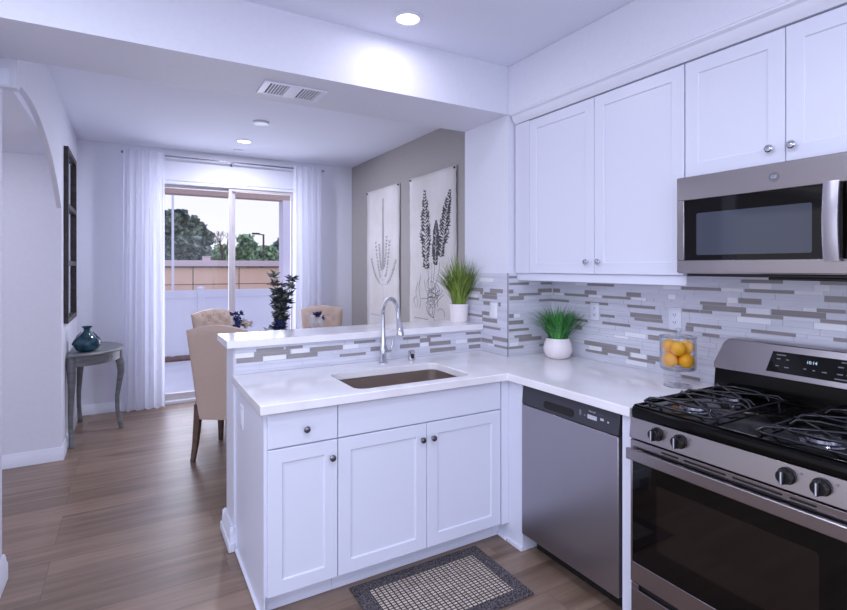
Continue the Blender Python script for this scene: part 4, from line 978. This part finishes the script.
# small flower vase
BX, BY = .83, 4.62
fl = thing('flower_arrangement', 'small vase of navy and cream flowers on the dining table beside the beige chair', 'flower arrangement', (BX, BY, .755))
g = G(); g.lathe([(.035, 0), (.040, .01), (.036, .12), (.042, .17), (.038, .17), (.034, .12)], BX, BY, 20, .7555); obj('vase', g, 'leafd', fl, smooth=60)
g = G()
for k in range(22):
    c_ = Vector((BX-.02+rr.uniform(-.045, .03), BY+rr.uniform(-.04, .04), rr.uniform(.93, 1.07))); 
    for s in range(4): leaf3(g, c_, Vector((rr.uniform(-1, 1), rr.uniform(-1, 1), rr.uniform(-.4, 1))), .045, .026)
    if k % 3 == 0: g.tube([(BX, BY, .90), tuple(c_)], .002, 4)
obj('navy_flowers', g, 'navy', fl, recalc=False)
g = G()
for k in range(14):
    c_ = Vector((BX+.045+rr.uniform(-.025, .03), BY+rr.uniform(-.04, .03), rr.uniform(.95, 1.03)))
    for s in range(4): leaf3(g, c_, Vector((rr.uniform(-.5, 1), rr.uniform(-1, 1), rr.uniform(-.4, 1))), .045, .028)
obj('cream_flowers', g, 'cream', fl, recalc=False)
# napkin in a goblet, with a navy flower
NX, NY = 1.555, 4.78
gb = thing('goblet', 'stemmed glass goblet holding a white napkin on the dining table', 'glass', (NX, NY, .755))
g = G(); g.lathe([(.036, 0), (.034, .003), (.006, .008), (.005, .085), (.020, .10), (.036, .125), (.038, .165), (.034, .185), (.032, .185), (.034, .16), (.014, .104)], NX, NY, 24, .7555); obj('goblet_bowl', g, 'jar', gb, smooth=60)
nk = thing('napkin', 'folded white napkin with a navy flower standing in the goblet', 'napkin', (NX, NY, .88))
g = G(); nn = 14; V = []
for k in range(9):
    f_ = k/8; row = []
    for i in range(nn+1):
        s = i/nn-.5; w = .13+.09*f_; a = s*1.1
        row.append(g.b.verts.new((NX+s*w*.95+.012*(f_-.5), NY-.01+.014*sin(s*16)*f_+.02*(1-cos(a)), .900+.120*f_-.05*s*f_-.03*abs(s)*f_+.012*sin(s*9))))
    V.append(row)
for k in range(8):
    for i in range(nn): g.b.faces.new((V[k][i], V[k][i+1], V[k+1][i+1], V[k+1][i]))
o = obj('cloth', g, 'napkin', nk, smooth=60, recalc=False); sm = o.modifiers.new('solid', 'SOLIDIFY'); sm.thickness = .003
g = G()
for k in range(24): leaf3(g, Vector((NX+.0+rr.uniform(-.03, .03), NY-.03, 1.02+rr.uniform(-.015, .02))), Vector((rr.uniform(-1, 1), rr.uniform(-1, .2), rr.uniform(-.5, .8))), .032, .024)
for k in range(7): leaf3(g, Vector((NX+.05, NY-.03, .995)), Vector((rr.uniform(.2, 1), rr.uniform(-1, .2), rr.uniform(-.8, .8))), .04, .015)
obj('navy_flower', g, 'navy', nk, recalc=False)

# ---------------------------------------------------------------- outside
g = G(); g.box(-6, 8, YF+.14, 9.3, -.10, -.02); struct('patio_floor', g, 'concrete')
g = G(); g.box(-60, 90, 9.3, 90, -.4, -.12); struct('ground_outside', g, 'asphalt')
g = G(); g.box(-6, 8, 8.92, 9.25, -.02, .01); struct('mulch_bed', g, 'mulch')
g = G(); g.box(-6, 8, 7.8, 8.0, 2.50, 2.80); struct('trim_2', g, 'stucco')
g = G(); g.box(2.02, 2.4, 7.8, 8.05, -.02, 2.50); struct('wall_patio', g, 'stucco_w')
fn = thing('vinyl_fence', 'white vinyl privacy fence across the patio outside the sliding door', 'fence', (1, 9.02, 0))
g = G(); g.box(-6, 8, 9.0, 9.04, .98, 1.105); g.box(-6, 8, 9.0, 9.04, .06, .13); obj('rails', g, 'vinyl', fn, bevel=.004)
g = G()
x = -6
while x < 8: g.box(x, x+.15, 9.0145, 9.0255, .13, .98); g.box(x+.004, x+.146, 9.012, 9.028, .13, .98); x += .15
obj('boards', g, 'vinyl', fn)
for k in range(-3, 4):
    x = .995+2.0*k; g = G(); g.box(x-.05, x+.05, 8.97, 9.07, 0.01, 1.13); g.loft([[(x-q, 9.02-q, z), (x+q, 9.02-q, z), (x+q, 9.02+q, z), (x-q, 9.02+q, z)] for q, z in ((.058, 1.13), (.058, 1.14), (.01, 1.165))]); obj('post', g, 'vinyl', fn, bevel=.003)
g = G(); x, z = U(172.8, 250, 'y', 9.6); g.lathe([(.028, 0), (.028, .1), (.020, .12), (.018, 4.4), (.01, 4.42)], x, 9.6, 12, -.12); tag(obj('flag_pole', g, 'white', origin=(x, 9.6, -.12)), 'slim white pole standing just behind the white fence', 'pole')
bw_ = thing('block_wall', 'long peach stucco block wall beyond the fence with pinkish coping', 'wall', (6, 20, -.12))
g = G(); g.box(-25, 50, 20, 20.3, -.12, 1.46); obj('wall_face', g, 'peach', bw_)
g = G(); g.box(-25, 50, 19.9, 20.4, 1.47, 1.505); obj('dark_course', g, 'bark', bw_)  # thin dark line between wall face and coping
g = G(); g.box(-25, 50, 19.93, 20.8, 1.505, 1.72); obj('coping', g, 'pink', bw_, bevel=.01)
g = G()
for x in [U(u_, 280, 'y', 20)[0] for u_ in (193, 239)]+[-4, 13, 18]: g.box(x-.012, x+.012, 19.99, 20.0, -.1, 1.46)
g.box(-25, 50, 19.992, 20.0, .84, .86); obj('joints', g, 'bark', bw_)
x, z = U(207.5, 261, 'y', 19.8); g = G(); g.box(x-.14, x+.14, 19.94, 20.22, 1.86, 1.88)
g.box(x-.12, x+.12, 19.96, 20.2, 1.7215, 1.86)
tag(obj('utility_box', g, 'pink', origin=(x, 20, 1.72)), 'small pale utility box sitting on the far peach wall', 'box')
lp = thing('street_lamp', 'distant thin street lamp with one arm above the trees', 'street lamp', (U(263.5, 250, 'y', 40)[0], 40, -.12))
x = U(263.5, 250, 'y', 40)[0]; g = G(); g.tube([(x, 40, -.12), (x, 40, 4.0)], .07, 8); g.tube([(x, 40, 3.95), (x-.35, 40, 4.0)], .05, 6); obj('pole', g, 'bark', lp)
g = G(); g.box(x-.85, x-.3, 39.85, 40.15, 3.97, 4.09); obj('lamp_head', g, 'dark', lp, bevel=.03)
def tree(label, u, y, top_v, w_px, m_, seed, cat='tree', n=1500, base=.6):
    x, zt = U(u, top_v, 'y', y); tt = y/(.8660254-(u-423.5)/507*.5); rw = w_px/507*tt/2
    t_ = thing('leafy_tree', label, cat, (x, y, -.12)); rr = random.Random(seed); g = G()
    blobs = [(x+rr.uniform(-.55, .55)*rw, y+rr.uniform(-.5, .5)*rw, zt-(zt-base)*rr.uniform(.12, .85), rw*rr.uniform(.35, .6)) for _ in range(14)]
    blobs.append((x, y, zt-rw*.3, rw*.38))
    for i in range(n):
        b = rr.choice(blobs); d_ = Vector((rr.gauss(0, 1), rr.gauss(0, 1), rr.gauss(0, 1))).normalized()*b[3]*rr.uniform(.55, 1.18)
        c_ = Vector((b[0]+d_.x, b[1]+d_.y, min(b[2]+d_.z, zt)))
        s = Vector((rr.gauss(0, 1), rr.gauss(0, 1), rr.gauss(0, 1))).normalized(); q = s.orthogonal().normalized(); k = .022*y/4
        g.face([c_+s*k, c_+q*k, c_-s*k, c_-q*k])
    obj('foliage', g, m_, t_, recalc=False)
    g = G(); g.tube([(x, y, -.12), (x, y, base+.5), (x+.1, y, zt-(zt-base)*.4)], [.18, .14, .06], 8)
    for k in range(8): b = blobs[k]; g.tube([(x, y, base+.4), (b[0], b[1], b[2])], [.07, .02], 5)
    obj('trunk', g, 'bark', t_)
tree('big dark green tree at the left edge of the door glass', 178, 36, 211, 44, 'foliage1', 1, n=3400)
tree('dark green tree just right of the biggest one and farther off', 200, 45, 224, 26, 'foliage1', 6, n=1500)
tree('low grey-green bush behind the bare tree', 222, 52, 246, 34, 'foliage2', 2, n=1200)
tree('round green tree just right of the middle door stile', 244, 46, 236, 24, 'foliage2', 3, n=1500)
tree('bright green tree under the street lamp', 264, 50, 247, 26, 'foliage2', 8, n=1300)
tree('dark green tree at the right end of the skyline', 283, 58, 240, 26, 'foliage1', 9, n=1400)
tree('low dark tree filling in beyond the left curtain', 150, 52, 224, 40, 'foliage1', 12, n=1200)
x, zt = U(222, 229, 'y', 35); bt = thing('bare_tree', 'leafless thin-branched tree near the middle door stile', 'tree', (x, 35, -.12)); g = G(); rr = random.Random(3)
def br_(p, d_, l, r, k):
    q = p+d_*l; g.tube([p, (p+q)/2+Vector((rr.uniform(-.05, .05), 0, 0)), q], [r, r*.8, r*.6], 5)
    if k:
        for _ in range(3): br_(q, (d_+Vector((rr.uniform(-.7, .7), rr.uniform(-.5, .5), rr.uniform(-.1, .4)))).normalized(), l*.68, r*.55, k-1)
br_(Vector((x, 35, -.12)), Vector((0, 0, 1)), 1.5, .10, 4); obj('branches', g, 'bark', bt)
